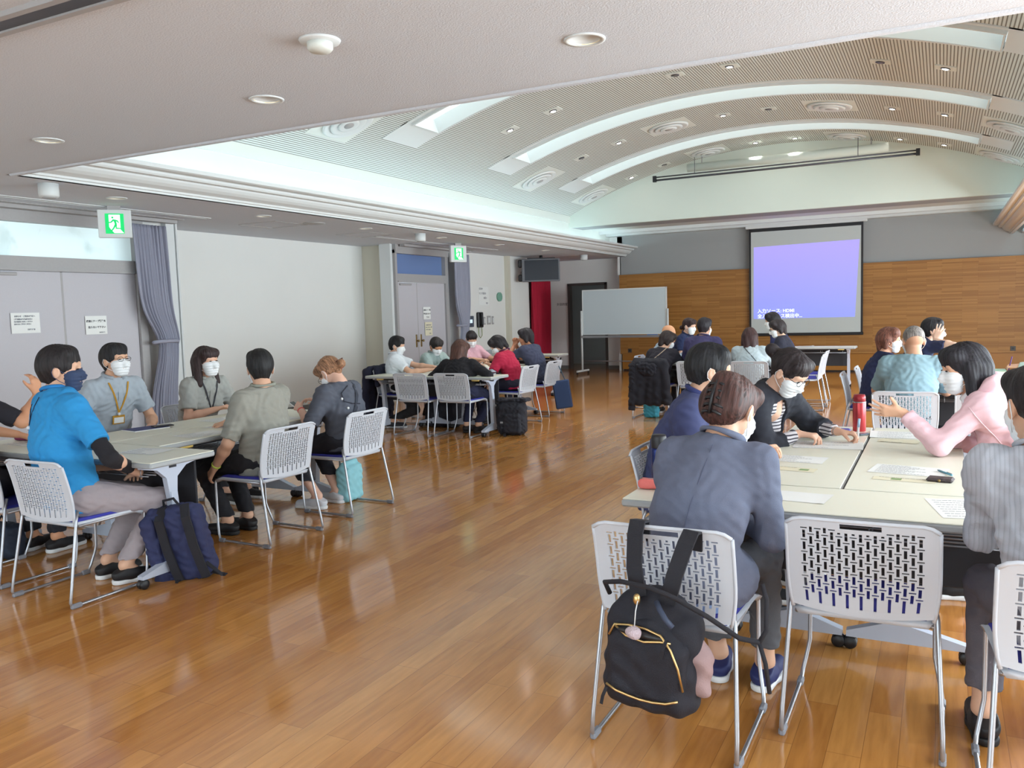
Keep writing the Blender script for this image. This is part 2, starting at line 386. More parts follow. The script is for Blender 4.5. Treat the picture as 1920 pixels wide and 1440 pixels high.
# front wall with wood panelling
struct('wall_front', MB().box(-6.66, XR+0.2, YE, YE+0.15, 0, 3.2), M_wallg)
wp = struct('trim_6', MB().box(-6.65, 3.6, 18.50, YE, 0.39, 2.22), M_wood)
struct('trim_7', MB().box(-6.62, 3.6, 18.545, YE, 0.035, 0.39), M_wood2)
struct('baseboard_front', MB().box(-6.6, 3.6, 18.57, YE+0.01, 0, 0.04), M_dark)
for k, (x, z) in enumerate(((-6.42, 0.47), (1.22, 0.47))):
    t = thing('floor_socket', ('square socket in the wood panelling below the whiteboard' if k == 0 else 'square socket low in the wood panelling at the right'), 'socket', (x, 18.5, z))
    MB().box(-0.045, 0.045, -0.008, 0.0, -0.045, 0.045, bev=0.003).build('face_plate', M_darkfr, t)
    MB().box(-0.02, 0.02, -0.012, -0.008, -0.02, 0.02).build('outlet', M_dark, t)
# alcove wall at the far left with the dark doorway
aw = MB().box(-9.0, -8.12, 18.95, 19.05, 0, 2.7).box(-7.14, -6.6, 18.95, 19.05, 0, 2.7).box(-8.12, -7.14, 18.95, 19.05, 2.05, 2.7).box(-6.72, -6.64, YE, 19.0, 0, 3.2).box(-6.95, -6.6, 18.6, 19.0, 2.66, 3.2)
struct('wall_alcove', aw, M_wallw)
struct('baseboard_alcove', MB().box(-8.75, -8.15, 18.93, 18.96, 0, 0.09).box(-7.11, -6.66, 18.93, 18.96, 0, 0.09), M_base)
d3 = struct('door_3', MB().box(-8.14, -8.08, 18.92, 19.07, 0, 2.07).box(-7.18, -7.12, 18.92, 19.07, 0, 2.07).box(-8.14, -7.12, 18.92, 19.07, 2.03, 2.09), M_darkfr)
struct('wall_corridor', MB().box(-9.2, -6.2, 20.9, 21.0, 0, 2.7).box(-6.3, -6.2, 19.05, 21, 0, 2.7).box(-9.2, -9.1, 19.05, 21, 0, 2.7).box(-9.2, -6.2, 19.05, 21, 2.6, 2.7), M_wallg)
tag(text_mesh('room_sign', '多目的室', 0.075, M_darkfr, frameM((-8.45, 18.945, 1.565), (1, 0, 0), (0, 0, 1), (0, -1, 0))), 'small dark lettering on the alcove wall left of the dark doorway', 'sign')
# left wall, from the camera to the stage
struct('wall_left', MB().box(-9.1, -8.3, -3.6, 4.78, 0, ZC).box(-9.05, -8.88, 4.7, 12, 0, ZC), M_wallw)
struct('wall_left', MB().box(-8.9, -8.3, 6.75, 7.24, 0, ZC), M_wallw)
struct('wall_left', MB().box(-8.9, -8.34, 11.76, 11.9, 0, ZC), M_wallb)
struct('wall_left', MB().box(-8.9, -8.35, 13.45, 16.02, 0, ZC).box(-8.9, -8.27, 16.12, 17.04, 0, ZC).box(-9.05, -8.74, 17.0, 19.0, 0, ZC), M_wallw)
struct('wall_left', MB().box(-8.9, -8.26, 16.02, 16.13, 0, ZC), M_wallb)
struct('baseboard_left', MB().box(-8.88, -8.865, 7.24, 11.76, 0, 0.09).box(-8.35, -8.335, 13.6, 16.0, 0, 0.09).box(-8.27, -8.255, 16.14, 17.03, 0, 0.09), M_base)
struct('trim_8', MB().box(-8.31, -8.22, 7.10, 7.22, 0, ZC).box(-8.30, -8.20, 7.225, 7.25, 0, ZC), M_trim)
struct('trim_9', MB().box(-8.36, -8.22, 11.64, 11.755, 0, ZC).box(-8.40, -8.18, 11.60, 11.625, 0, ZC), M_trim)
# rear and right walls (behind and beside the camera) with their windows
struct('wall_back', MB().box(-9.1, 3.7, YB-0.1, YB, 0, 0.35).box(-9.1, 3.7, YB-0.1, YB, 2.4, ZC).box(-9.1, -7.6, YB-0.1, YB, 0.35, 2.4).box(1.2, 3.7, YB-0.1, YB, 0.35, 2.4), M_wallw)
struct('wall_right', MB().box(XR, XR+0.1, YB, 19, 0, 0.35).box(XR, XR+0.1, YB, 19, 2.4, ZC).box(XR, XR+0.1, YB, -1.0, 0.35, 2.4).box(XR, XR+0.1, 15.0, 19, 0.35, 2.4), M_wallw)
M_glass = mat('window_glass', (0.95, 0.98, 0.98), 0.0, tr=1.0); M_glass.node_tree.nodes['Principled BSDF'].inputs['IOR'].default_value = 1.01
fr = MB(); y = -1.0
while y < 15.01: fr.box(XR, XR+0.08, y-0.03, y+0.03, 0.35, 2.4); y += 2.0
fr.box(XR, XR+0.08, -1, 15, 0.35, 0.41).box(XR, XR+0.08, -1, 15, 2.34, 2.4)
w1 = struct('window_1', fr, M_trimd); MB().box(XR+0.045, XR+0.05, -1, 15, 0.4, 2.35).build('pane', M_glass, w1)
fr = MB(); x = -7.6
while x < 1.21: fr.box(x-0.03, x+0.03, YB-0.08, YB, 0.35, 2.4); x += 2.2
fr.box(-7.6, 1.2, YB-0.08, YB, 0.35, 0.41).box(-7.6, 1.2, YB-0.08, YB, 2.34, 2.4)
w2 = struct('window_2', fr, M_trimd); MB().box(-7.6, 1.2, YB-0.05, YB-0.045, 0.4, 2.35).build('pane', M_glass, w2)

# ------------------------------------------------------------------ double doors with transoms
M_trans = mat('transom_glass_bright', C8(205, 225, 228), 0.25, emit=((0.70, 0.88, 0.92), 0.17))
n, l, b = nodes(M_trans)
tc = n.new('ShaderNodeTexCoord'); ns = n.new('ShaderNodeTexNoise'); ns.inputs['Scale'].default_value = 2.2; ns.inputs['Detail'].default_value = 3; ns.inputs['Distortion'].default_value = 1.5
l.new(tc.outputs['Object'], ns.inputs['Vector']); cr = n.new('ShaderNodeValToRGB'); e = cr.color_ramp.elements
e[0].position = 0.30; e[0].color = (*C8(110, 135, 128), 1); e[1].position = 0.42; e[1].color = (*C8(210, 230, 232), 1); l.new(ns.outputs['Fac'], cr.inputs['Fac']); l.new(cr.outputs[0], b.inputs['Emission Color'])
M_transd = mat('transom_glass_blue', C8(92, 112, 150), 0.25, emit=(C8(92, 118, 165), 0.10))
M_brass = mat('brass', C8(150, 128, 84), 0.3, 0.9)
def double_door(name, y0, y1, seam, x=-8.2):
    d = struct(name, MB().box(x-0.1, x+0.03, y0-0.06, y0, 0, 2.55).box(x-0.1, x+0.03, y1, y1+0.10, 0, 2.55).box(x-0.1, x+0.03, y0, y1, 2.02, 2.15).box(x-0.1, x+0.05, y0-0.06, y1+0.1, 2.49, ZC).box(x, x+0.045, y0, y1, 2.005, 2.03), M_trimd)
    for a, c in ((y0, seam-0.006), (seam+0.006, y1)):
        lf = MB().box(x-0.05, x-0.005, a+0.004, c-0.004, 0.01, 2.005, bev=0.004).build('door_leaf', M_door, d)
    MB().box(x-0.055, x-0.008, seam-0.012, seam+0.012, 0.01, 2.0).build('gap_seal', M_trimd, d)
    MB().box(x-0.06, x-0.05, y0, y1, 2.15, 2.49).build('transom_pane', M_trans if name == 'door_1' else M_transd, d)
    MB().box(x-0.005, x+0.03, y0+0.08, y0+0.42, 1.955, 1.985, bev=0.005).build('door_closer', M_trimd, d)
    for sg in (-1, 1):
        yy = seam+sg*0.075
        h = MB().box(x-0.005, x+0.004, yy-0.022, yy+0.022, 0.88, 1.10, bev=0.003).build('door_handle', M_brass, d)
        MB().lathe([(0.001, 0.004), (0.010, 0.004), (0.010, 0.030), (0.020, 0.036), (0.024, 0.048), (0.016, 0.060), (0.001, 0.062)], 16, ax='x', c=(x, yy, 0.99)).build('knob', M_brass, h)
    return d
double_door('door_1', 4.80, 6.62, 5.71)
double_door('door_2', 11.78, 13.32, 12.40)

M_curt = mat('curtain_grey', C8(150, 152, 168), 0.9, bump=(400, 0.2), var=(6, 0.05))
M_curtr = mat('curtain_red', C8(170, 12, 48), 0.85, bump=(400, 0.2))
def curtain(name, label, m, path0, path1, z0, z1, folds, amp, tie=None, group=None):
    """wavy cloth hanging between two floor points; tie=(z, squeeze, shift)"""
    a = Vector((*path0, 0)); c = Vector((*path1, 0)); d = (c-a); L = d.length; d.normalize(); nn = Vector((d.y, -d.x, 0))
    nu = folds*10; nz = 40; vs = []; fs = []
    for j in range(nz+1):
        z = z0+(z1-z0)*j/nz; sq = 1.0; sh = 0
        if tie:
            g = math.exp(-((z-tie[0])/(0.28 if z > tie[0] else 0.5))**2); sq = 1-tie[1]*g; sh = tie[2]*g
            top = min(1, max(0, (z-tie[0])/(z1-tie[0]))); sh += tie[2]*0.5*(1-top)
            if z < tie[0]: sq *= 0.85
        for i in range(nu+1):
            u = i/nu; uu = 0.5+(u-0.5)*sq
            w = amp*(0.55+0.45*sin(3.1*j/nz+u*5))*sin(2*pi*folds*u+0.4*sin(j*0.13+u*9)) + 0.3*amp*sin(2*pi*folds*2.3*u+1)
            p = a+d*(L*uu+sh)+nn*(w*(0.6+0.4*sq)); vs.append((p.x, p.y, z))
    for j in range(nz):
        for i in range(nu): q = j*(nu+1)+i; fs.append((q, q+1, q+nu+2, q+nu+1))
    mb = MB(); mb.add(vs, fs, True); o = mb.build(name, m, None, recalc=False)
    so = o.modifiers.new('s', 'SOLIDIFY'); so.thickness = 0.004
    tag(o, label, 'curtain', group); return o
c1 = curtain('curtain', 'grey curtain tied back beside the nearer double door', M_curt, (-8.06, 6.50), (-8.06, 6.96), 0.05, 2.56, 9, 0.035, (1.22, 0.28, 0.12))
tie = MB(); tie.tube([(-8.06+0.05*cos(a), 6.86+0.165*sin(a), 1.22+0.01*cos(a)) for a in np.linspace(0, 2*pi, 24)[:-1]], 0.022, 8, closed=True); tie.build('tie_band', M_curt, c1)
c2 = curtain('curtain', 'grey curtain tied back beside the farther double door', M_curt, (-8.02, 13.40), (-8.12, 14.10), 0.05, 2.56, 9, 0.035, (1.22, 0.40, 0.06))
tie = MB(); tie.tube([(-8.1+0.06*cos(a), 13.75+0.15*sin(a), 1.22) for a in np.linspace(0, 2*pi, 24)[:-1]], 0.022, 8, closed=True); tie.build('tie_band', M_curt, c2)
curtain('curtain', 'crimson red curtain hanging beyond the wall television', M_curtr, (-8.17, 16.98), (-8.58, 18.86), 0.04, 2.58, 15, 0.04)
struct('trim_10', MB().box(-8.12, -8.02, 4.7, 7.1, 2.60, ZC).box(-8.12, -8.02, 11.8, 14.05, 2.60, ZC), M_trimd)

# ------------------------------------------------------------------ ceiling fittings
def downlight(x, y, z, lit, label, group, r=0.085):
    t = thing('downlight', label, 'light', (x, y, z), 0, group)
    MB().lathe([(r*0.84, 0.001), (r*0.86, -0.006), (r*1.08, -0.006), (r*1.1, 0.0), (r*1.0, 0.002)], 28).build('trim_ring', M_trim, t)
    MB().lathe([(r*0.86, -0.002), (r*0.74, 0.05), (r*0.45, 0.085), (r*0.44, 0.084), (r*0.7, 0.046), (r*0.83, -0.002)][::-1], 28, caps=False).build('reflector', M_refl, t, recalc=False)
    MB().ellip((0, 0, 0.075), (r*0.42, r*0.42, 0.02), 14, 8).build('lamp', M_lampw if lit else M_refl, t)
    return t

def lamp(x, y, z, power, col, deg, r=0.05):
    l_ = bpy.data.lights.new('lamp', 'SPOT'); l_.energy = power; l_.color = col; l_.spot_size = radians(deg); l_.spot_blend = 1.0; l_.shadow_soft_size = r
    o = bpy.data.objects.new('lamp', l_); COL.objects.link(o); o.location = (x, y, z)
for x, y in DL_NEAR:
    if -7.5 < x < 3: lamp(x, y, ZC+0.02, 10, (1.0, 0.90, 0.78), 110)
for x, y in DL_LEFT: lamp(x, y, ZC+0.02, 10, (1.0, 0.90, 0.78), 110)
for k, (x, y) in enumerate(DL_NEAR):
    if y > 3 and -6 < x < 0:
        downlight(x, y, ZC, True, {0: 'round recessed downlight in the low ceiling, largest of the row near the vault', 1: 'round recessed downlight in the low ceiling, middle one of the nearest row', 2: 'round recessed downlight in the low ceiling at the far left, above the doors'}[round((-1.42-x)/1.86)], 'downlights in the low ceiling')
for k, (x, y) in enumerate(DL_LEFT):
    downlight(x, y, ZC, True, ['recessed downlight above the nearer exit sign', 'recessed downlight over the near end of the long white wall, left of the grey disc', 'recessed downlight over the far end of the long white wall', 'recessed downlight above the farther exit sign', 'recessed downlight between farther exit sign and television', 'recessed downlight just beyond the television bracket'][k], 'downlights along the left aisle')
M_lit = mat('vault_lamp', C8(255, 245, 235), 0.5, emit=((1.0, 0.90, 0.82), 22.0))
LX = (-2.69, -2.03, -0.34, 0.34, 2.03, 2.69)
rows = {8.0: '000000', 10.6: '110101', 13.2: '011011', 15.72: '101111'}
wordx = ['leftmost in its row', 'second from the left in its row', 'left of the crown of the vault', 'right of the crown of the vault', 'second from the right in its row', 'rightmost in its row']
wordy = {8.0: 'nearest the low ceiling', 10.6: 'before the middle skylight', 13.2: 'between the far skylights', 15.72: 'beyond the last skylight'}
for y, pat in rows.items():
    if y == 8.0: continue
    for k, dx in enumerate(LX):
        a = math.asin(dx/RV); lit = pat[k] == '1'
        t = thing('spotlight', '%s small vault spotlight %s, %s' % ('glowing' if lit else 'unlit', wordy[y], wordx[k]), 'light', (XC+dx, y, vz(dx)), 0, 'spotlights in the vault')
        t.rotation_euler = (0, a, 0)
        MB().box(-0.11, 0.11, -0.09, 0.09, -0.012, 0.004).build('mounting_plate', M_white, t)
        MB().lathe([(0.036, -0.012), (0.05, -0.012), (0.052, -0.02), (0.036, -0.024), (0.034, -0.012)], 20).build('ring', M_mdark, t)
        MB().lathe([(0.001, -0.022), (0.034, -0.022), (0.034, -0.010), (0.001, -0.010)], 20).build('bulb', M_lit if lit else M_metal, t)
        if lit: lamp(XC+dx, y, vz(dx)-0.05, 50 if y < 15 else 26, (1.0, 0.97, 0.94), 84 if y < 15 else 46)
for y in (8.0, 13.2, 15.72):
    for k, dx in enumerate((-3.48, -1.2, 1.2, 3.48)):
        if y == 8.0 and k > 0: continue
        a = math.asin(dx/RV)
        t = thing('air_diffuser', 'round ringed ceiling air diffuser %s, %s' % (wordy[y], ['far left on the vault', 'left of the crown', 'right of the crown', 'far right on the vault'][k]), 'vent', (XC+dx, y, vz(dx)), 0, 'air diffusers in the vault')
        t.rotation_euler = (0, a, 0)
        MB().box(-0.36, 0.36, -0.36, 0.36, -0.012, 0.004).build('mounting_plate', M_white, t)
        for q, (r, z) in enumerate(((0.31, -0.03), (0.22, -0.045), (0.13, -0.055))):
            MB().lathe([(r-0.07, z+0.02), (r, z+0.014), (r, z), (r-0.03, z-0.012), (r-0.075, z+0.006)], 36).build('ring', M_trim, t)
        MB().lathe([(0.001, -0.06), (0.06, -0.056), (0.06, -0.045), (0.001, -0.04)], 24).build('centre_disc', M_trimd, t)
# smoke detectors and speakers
def detector(x, y, label, big=True):
    t = thing('smoke_detector', label, 'detector', (x, y, ZC))
    MB().lathe([(0.001, -0.012), (0.085, -0.010), (0.09, 0.0), (0.001, 0.0)], 28).build('base', M_trim, t)
    MB().lathe([(0.001, -0.05), (0.045, -0.048), (0.055, -0.036), (0.055, -0.012), (0.001, -0.011)], 28).build('sensor', M_white, t)
detector(-2.40, 2.95, 'round white smoke detector in the low ceiling, nearest the camera')
for x, y, lb in ((-6.72, 4.62, 'white cylindrical ceiling speaker by the cornice at the left edge'), (-6.87, 10.53, 'white cylindrical ceiling speaker left of the farther exit sign'), (-6.98, 17.18, 'white cylindrical ceiling speaker near the whiteboard corner')):
    t = thing('ceiling_speaker', lb, 'speaker', (x, y, ZC), 0, 'ceiling speakers'); MB().lathe([(0.001, -0.115), (0.07, -0.112), (0.08, -0.10), (0.08, 0.0), (0.001, 0.0)], 28).build('housing', M_trim, t)
    MB().lathe([(0.001, -0.118), (0.055, -0.118), (0.055, -0.112), (0.001, -0.112)], 28).build('grille', M_trimd, t)
tag(MB().lathe([(0.001, -0.012), (0.12, -0.01), (0.14, 0.0), (0.001, 0.0)], 32, c=(-7.08, 8.42, ZC)).build('ceiling_speaker', M_trimd), 'flat grey round speaker disc in the left aisle ceiling', 'speaker')
for x, y, lb in ((-7.55, 8.2, 'square ceiling access hatch outline beside the grey disc'), (-7.55, 10.1, 'square ceiling access hatch outline before the farther doors')):
    f = MB(); s = 0.30
    for a, c, d, e_ in ((x-s, x+s, y-s, y-s+0.012), (x-s, x+s, y+s-0.012, y+s), (x-s, x-s+0.012, y-s, y+s), (x+s-0.012, x+s, y-s, y+s)): f.box(a, c, d, e_, ZC-0.004, ZC+0.001)
    tag(f.build('ceiling_hatch', M_trimd), lb, 'hatch')
# slot grilles in the aisle ceiling
for x, y0, y1, lb in ((-7.62, 4.2, 7.2, 'long slot air grille over the nearer doors'), (-7.62, 10.4, 14.3, 'long slot air grille over the farther doors')):
    t = thing('slot_grille', lb, 'vent', (x, (y0+y1)/2, ZC)); L = (y1-y0)/2
    MB().box(-0.045, -0.03, -L, L, -0.006, 0.001).box(0.03, 0.045, -L, L, -0.006, 0.001).build('frame', M_trim, t)
    MB().box(-0.03, 0.03, -L, L, -0.003, 0.001).build('slot', M_trimd, t)
struct('trim_11', MB().box(-8.0, -7.9, 4.2, 7.1, ZC-0.006, ZC+0.001).box(-8.0, -7.9, 11.8, 14.0, ZC-0.006, ZC+0.001), M_trimd)
# sliding-partition rail in the low ceiling
t = struct('trim_12', MB().box(-9, 3.6, 2.08, 2.16, ZC-0.012, ZC+0.001), M_mdark)
struct('trim_13', MB().box(-9, 3.6, 2.05, 2.08, ZC-0.02, ZC+0.001).box(-9, 3.6, 2.16, 2.19, ZC-0.02, ZC+0.001), M_trimd)
# pipe rail with spotlights and projection screen case on the gable
t = thing('lighting_rail', 'long thin steel lighting bar hanging before the gable', 'rail', (-2.57, 15.3, 3.80))
MB().tube([(-2.2, 0, -0.005), (2.2, 0, 0.0)], 0.018, 10).tube([(-2.2, 0, 0.05), (2.2, 0, 0.055)], 0.012, 8).build('bar', M_mdark, t)
MB().box(-2.23, -2.17, -0.03, 0.03, -0.035, 0.075).build('end_cap', M_dark, t); MB().box(2.17, 2.23, -0.03, 0.03, -0.03, 0.08).build('end_cap', M_dark, t)
MB().tube([(-1.45, 0, 0.05), (-1.45, 0, 0.34)], 0.006, 6).build('hanger', M_mdark, t); MB().tube([(1.3, 0, 0.05), (1.3, 0, 0.36)], 0.006, 6).build('hanger', M_mdark, t)
t = thing('screen_case', 'long white roller screen tube high on the gable wall', 'screen case', (-2.55, 15.75, 4.03))
MB().tube([(-1.72, 0, 0), (1.72, 0, 0.0)], 0.075, 16).build('tube', M_gable, t)
for x in (-1.45, 1.45): MB().tube([(x, 0, 0.05), (x, 0, 0.18)], 0.012, 8).build('bracket', M_trimd, t)

# ------------------------------------------------------------------ exit signs
M_green = mat('exit_green', C8(0, 170, 90), 0.5, emit=(C8(0, 190, 95), 0.36))
M_exitw = mat('exit_white', C8(240, 255, 248), 0.5, emit=(C8(225, 255, 240), 0.42))
def exit_sign(x, y, rz, label, w=0.21):
    t = thing('exit_sign', label, 'exit sign', (x, y, ZC), rz, 'exit signs')
    MB().box(-0.06, 0.06, -0.02, 0.02, -0.05, 0.0).build('mount', M_trimd, t)
    MB().box(-w/2-0.035, w/2+0.035, -0.028, 0.028, -0.05-w-0.03, -0.04, bev=0.004).build('housing', M_trim, t)
    zc = -0.06-w/2+0.0
    MB().box(-w*0.36, w*0.36, -0.031, -0.027, zc-w*0.42, zc+w*0.42).build('green_panel', M_green, t)
    def P(q): return [((a-0.5)*w*0.72, zc+(0.5-c)*w*0.84) for a, c in q]
    f = MB()
    f.prism(P([(0.2, 0.06), (0.8, 0.06), (0.8, 0.72), (0.8, 0.80), (0.97, 0.97), (0.45, 0.97), (0.3, 0.82), (0.2, 0.66)]), -0.0335, -0.031, 'y')
    f.build('doorway_symbol', M_exitw, t)
    g = MB()
    hx, hz = P([(0.40, 0.20)])[0]
    g.lathe([(0.001, -0.0355), (w*0.042, -0.0355), (w*0.042, -0.0335), (0.001, -0.0335)], 16, ax='y', c=(hx, 0, hz))
    for q in ([(0.42, 0.28), (0.56, 0.30), (0.62, 0.52), (0.52, 0.56)], [(0.42, 0.28), (0.30, 0.40), (0.12, 0.44), (0.12, 0.49), (0.33, 0.46), (0.46, 0.36)],
              [(0.54, 0.30), (0.68, 0.34), (0.74, 0.46), (0.69, 0.48), (0.63, 0.40), (0.52, 0.38)], [(0.55, 0.50), (0.62, 0.54), (0.60, 0.70), (0.84, 0.72), (0.84, 0.77), (0.54, 0.76)],
              [(0.52, 0.50), (0.60, 0.56), (0.48, 0.74), (0.36, 0.86), (0.31, 0.82), (0.42, 0.68)], [(0.20, 0.80), (0.28, 0.78), (0.48, 0.99), (0.40, 0.99)]):
        g.prism(P(q), -0.0355, -0.0335, 'y')
    g.build('running_figure', M_green, t)
    return t
exit_sign(-7.50, 5.85, radians(47), 'green running man exit sign in front of the nearer doors', 0.24)
exit_sign(-7.36, 12.43, radians(62), 'green running man exit sign in front of the farther doors', 0.24)
# ------------------------------------------------------------------ notices on doors and wall
def notice(name, label, x, y0, y1, z0, z1, lines, m=M_paper, cat='notice', sk=0.0, group=None):
    t = thing(name, label, cat, (x, (y0+y1)/2, (z0+z1)/2), 0, group); w = y1-y0; h = z1-z0
    MB().box(0.0, 0.0015, -w/2, w/2, -h/2, h/2).build('sheet', m, t)
    for (s, u, v, size, mt) in lines:
        text_mesh('writing', s, size, mt, frameM((0.0022, -w/2+u*w, h/2-v*h), (0, 1, 0), (0, 0, 1), (1, 0, 0)), t, bold=0.0008)
    return t
notice('notice', 'white printed notice with small lines on the left leaf of the nearer doors', -8.195, 5.13, 5.43, 1.38, 1.585, [('お知らせ　ご利用の皆様へ', .12, .2, .018, M_inkg), ('ご使用後は必ず清掃を行い', .1, .34, .016, M_inkg), ('元の位置にお戻しください', .1, .46, .016, M_inkg), ('忘れ物にご注意ください', .1, .58, .016, M_inkg), ('施設管理者', .55, .85, .016, M_inkg)])
notice('notice', 'white notice in bold black writing on the right leaf of the nearer doors', -8.195, 5.94, 6.20, 1.34, 1.54, [('床面にテープ類等を', .04, .33, .0265, M_ink), ('貼らないで下さい', .12, .66, .0265, M_ink), ('施設管理者', .62, .93, .014, M_inkg)])
notice('notice', 'white notice in bold writing, upper one on the farther doors', -8.195, 12.56, 12.80, 1.36, 1.58, [('床面にテープ類', .05, .3, .032, M_ink), ('等を貼らないで', .05, .6, .032, M_ink), ('下さい', .4, .88, .032, M_ink)])
notice('notice', 'yellowish notice with small print, lower one on the farther doors', -8.195, 12.60, 12.84, 1.07, 1.31, [('ご利用後は扉を必ず', .1, .25, .02, M_inkg), ('閉めてください。空調', .1, .42, .02, M_inkg), ('の管理にご協力を', .1, .59, .02, M_inkg), ('管理者', .55, .88, .02, M_inkg)], mat('paper_cream', C8(222, 216, 190), 0.8))
M_redp = mat('ink_red', C8(190, 70, 60), 0.8)
notice('poster', 'small poster with pink writing half hidden by the farther curtain', -8.345, 14.15, 14.45, 1.62, 1.98, [('ゴミは', .4, .3, .06, M_inkg), ('お持ち', .4, .55, .06, M_inkg), ('帰り', .4, .8, .06, M_redp)])
notice('poster', 'large white wall notice left of the round green clock', -8.345, 14.86, 15.28, 1.60, 1.97, [('使用中', .05, .15, .05, M_inkg), ('マスク着用の', .02, .4, .05, M_inkg), ('お願い', .45, .65, .05, M_inkg), ('受付', .7, .93, .04, M_inkg)])
t = thing('wall_clock', 'small round wall clock with green right half', 'clock', (-8.345, 15.72, 1.77)); MB().lathe([(0.001, 0.0), (0.085, 0.0), (0.09, 0.02), (0.085, 0.035), (0.001, 0.035)], 32, ax='x').build('face', M_paper, t)
gp = [(0.078*cos(a), 0.078*sin(a)) for a in np.linspace(-pi/2, pi/2, 17)]; MB().prism(gp, 0.036, 0.038, 'x').build('green_half', mat('clock_green', C8(30, 120, 85), 0.5), t)
MB().lathe([(0.083, 0.0), (0.095, 0.0), (0.095, 0.04), (0.083, 0.04)], 32, ax='x').build('rim', mat('clock_rim', C8(120, 170, 150), 0.5), t)
t = thing('control_panel', 'dark wall control panel with lit display beside the wall phone', 'panel', (-8.345, 14.38, 1.28)); MB().box(0, 0.05, -0.17, 0.17, -0.11, 0.11, bev=0.01).build('housing', mat('panel_grey', C8(70, 78, 92), 0.5), t)
MB().box(0.05, 0.053, -0.02, 0.1, -0.03, 0.04).build('display', mat('display_lit', C8(190, 205, 215), 0.4, emit=(C8(190, 210, 220), 0.35)), t)
tag(MB().box(-8.35, -8.33, 14.28, 14.46, 1.43, 1.62).build('wall_cabinet', M_trimd), 'small beige switch box above the control panel', 'switch')
t = thing('wall_phone', 'black wall phone with cable looping down', 'phone', (-8.345, 14.83, 1.31)); MB().box(0, 0.06, -0.10, 0.10, -0.16, 0.15, bev=0.015).build('base', M_dark, t)
MB().tube([(0.08, -0.03, -0.13), (0.1, -0.03, -0.08), (0.095, -0.03, 0.08), (0.08, -0.03, 0.13)], [0.028, 0.02, 0.02, 0.028], 10).build('handset', M_dark, t)
MB().tube([(0.04, -0.09, -0.15), (0.04, -0.09, -0.32), (0.045, -0.03, -0.37), (0.05, 0.03, -0.32), (0.04, 0.04, -0.15)], 0.007, 8).build('cable', mat('cable_green', C8(120, 140, 50), 0.5), t)
for k, (y0, y1, z0, z1, lb) in enumerate(((15.02, 15.10, 1.2, 1.36, 'narrow grey switch plate right beside the wall phone'), (15.17, 15.33, 1.20, 1.38, 'wide light grey switch plate right of the wall phone'), (15.38, 15.46, 1.20, 1.37, 'rightmost dark grey switch plate below the round clock'))):
    t = thing('switch_plate', lb, 'switch', (-8.348, (y0+y1)/2, (z0+z1)/2), 0); w, h = (y1-y0)/2, (z1-z0)/2
    MB().box(0, 0.012, -w, w, -h, h, bev=0.004).build('plate', M_trimd, t); MB().box(0.012, 0.018, -w*0.5, w*0.5, -h*0.6, h*0.6).build('rocker', M_trim, t)
tag(MB().box(-8.27, -8.22, 16.63, 16.77, 2.13, 2.32, bev=0.01).build('wall_speaker', M_trimd), 'small grey box high on the wall left of the television', 'speaker')
# television on a ceiling bracket
t = thing('hanging_television', 'flat television hung from the ceiling over the red curtain', 'television', (-7.70, 16.5, ZC), radians(26))
MB().box(-0.42, 0.40, -0.06, 0.05, -0.56, -0.07, bev=0.012).build('casing', mat('tv_case', C8(110, 112, 118), 0.5), t)
MB().box(-0.36, 0.37, -0.064, -0.06, -0.53, -0.10).build('display', mat('tv_glass', C8(52, 58, 66), 0.12), t)
MB().box(-0.50, -0.41, -0.02, 0.10, -0.25, -0.08, bev=0.02).build('side_speaker', M_dark, t); MB().box(-0.50, -0.41, -0.02, 0.10, -0.55, -0.40, bev=0.02).build('side_speaker', M_dark, t)
MB().tube([(0, 0.03, 0), (0, 0.03, -0.09)], 0.035, 12).box(-0.3, 0.3, 0.0, 0.06, -0.07, -0.05).build('ceiling_bracket', M_dark, t)
# projection screen
t = thing('projection_screen', 'pull down projection screen showing a blue no-signal picture', 'screen', (-2.55, 18.42, 0))
M_scr = mat('screen_cloth', C8(192, 198, 196), 0.7)
MB().box(-1.09, 1.09, -0.004, 0.0, 0.83, 2.98).build('cloth', M_scr, t)
MB().box(-1.13, -1.09, -0.006, 0.002, 0.83, 2.98).box(1.09, 1.13, -0.006, 0.002, 0.83, 2.98).box(-1.13, 1.13, -0.006, 0.002, 2.98, 3.06).build('black_border', M_dark, t)
MB().box(-1.14, 1.14, -0.02, 0.015, 0.77, 0.83, bev=0.006).build('bottom_bar', M_dark, t)
MB().box(-1.2, 1.2, -0.04, 0.05, 3.05, 3.13, bev=0.01).build('roller_case', M_trim, t)
M_blue = mat('projected_blue', C8(140, 140, 235), 0.7, emit=(C8(158, 156, 250), 0.26))
n, l, b = nodes(M_blue); tc = n.new('ShaderNodeTexCoord'); sp = n.new('ShaderNodeSeparateXYZ'); l.new(tc.outputs['Object'], sp.inputs[0])
cr = n.new('ShaderNodeValToRGB'); e = cr.color_ramp.elements; e[0].color = (*C8(128, 150, 246), 1); e[1].color = (*C8(178, 160, 250), 1)
mr = n.new('ShaderNodeMapRange'); mr.inputs['From Min'].default_value = 1.1; mr.inputs['From Max'].default_value = 2.6; l.new(sp.outputs[2], mr.inputs['Value']); l.new(mr.outputs[0], cr.inputs['Fac']); l.new(cr.outputs[0], b.inputs['Emission Color'])
pic = MB().prism([(-1.04, 1.14), (0.98, 1.14), (1.06, 2.70), (-1.03, 2.66)], -0.007, -0.005, 'y').build('projected_picture', M_blue, t)
M_st = mat('screen_text', C8(225, 230, 255), 0.7, emit=(C8(215, 225, 255), 0.38))
text_mesh('writing', '入力ソース: HDMI', 0.095, M_st, frameM((-0.96, -0.009, 1.27), (1, 0, 0), (0, 0, 1), (0, -1, 0)), t, bold=0.002)
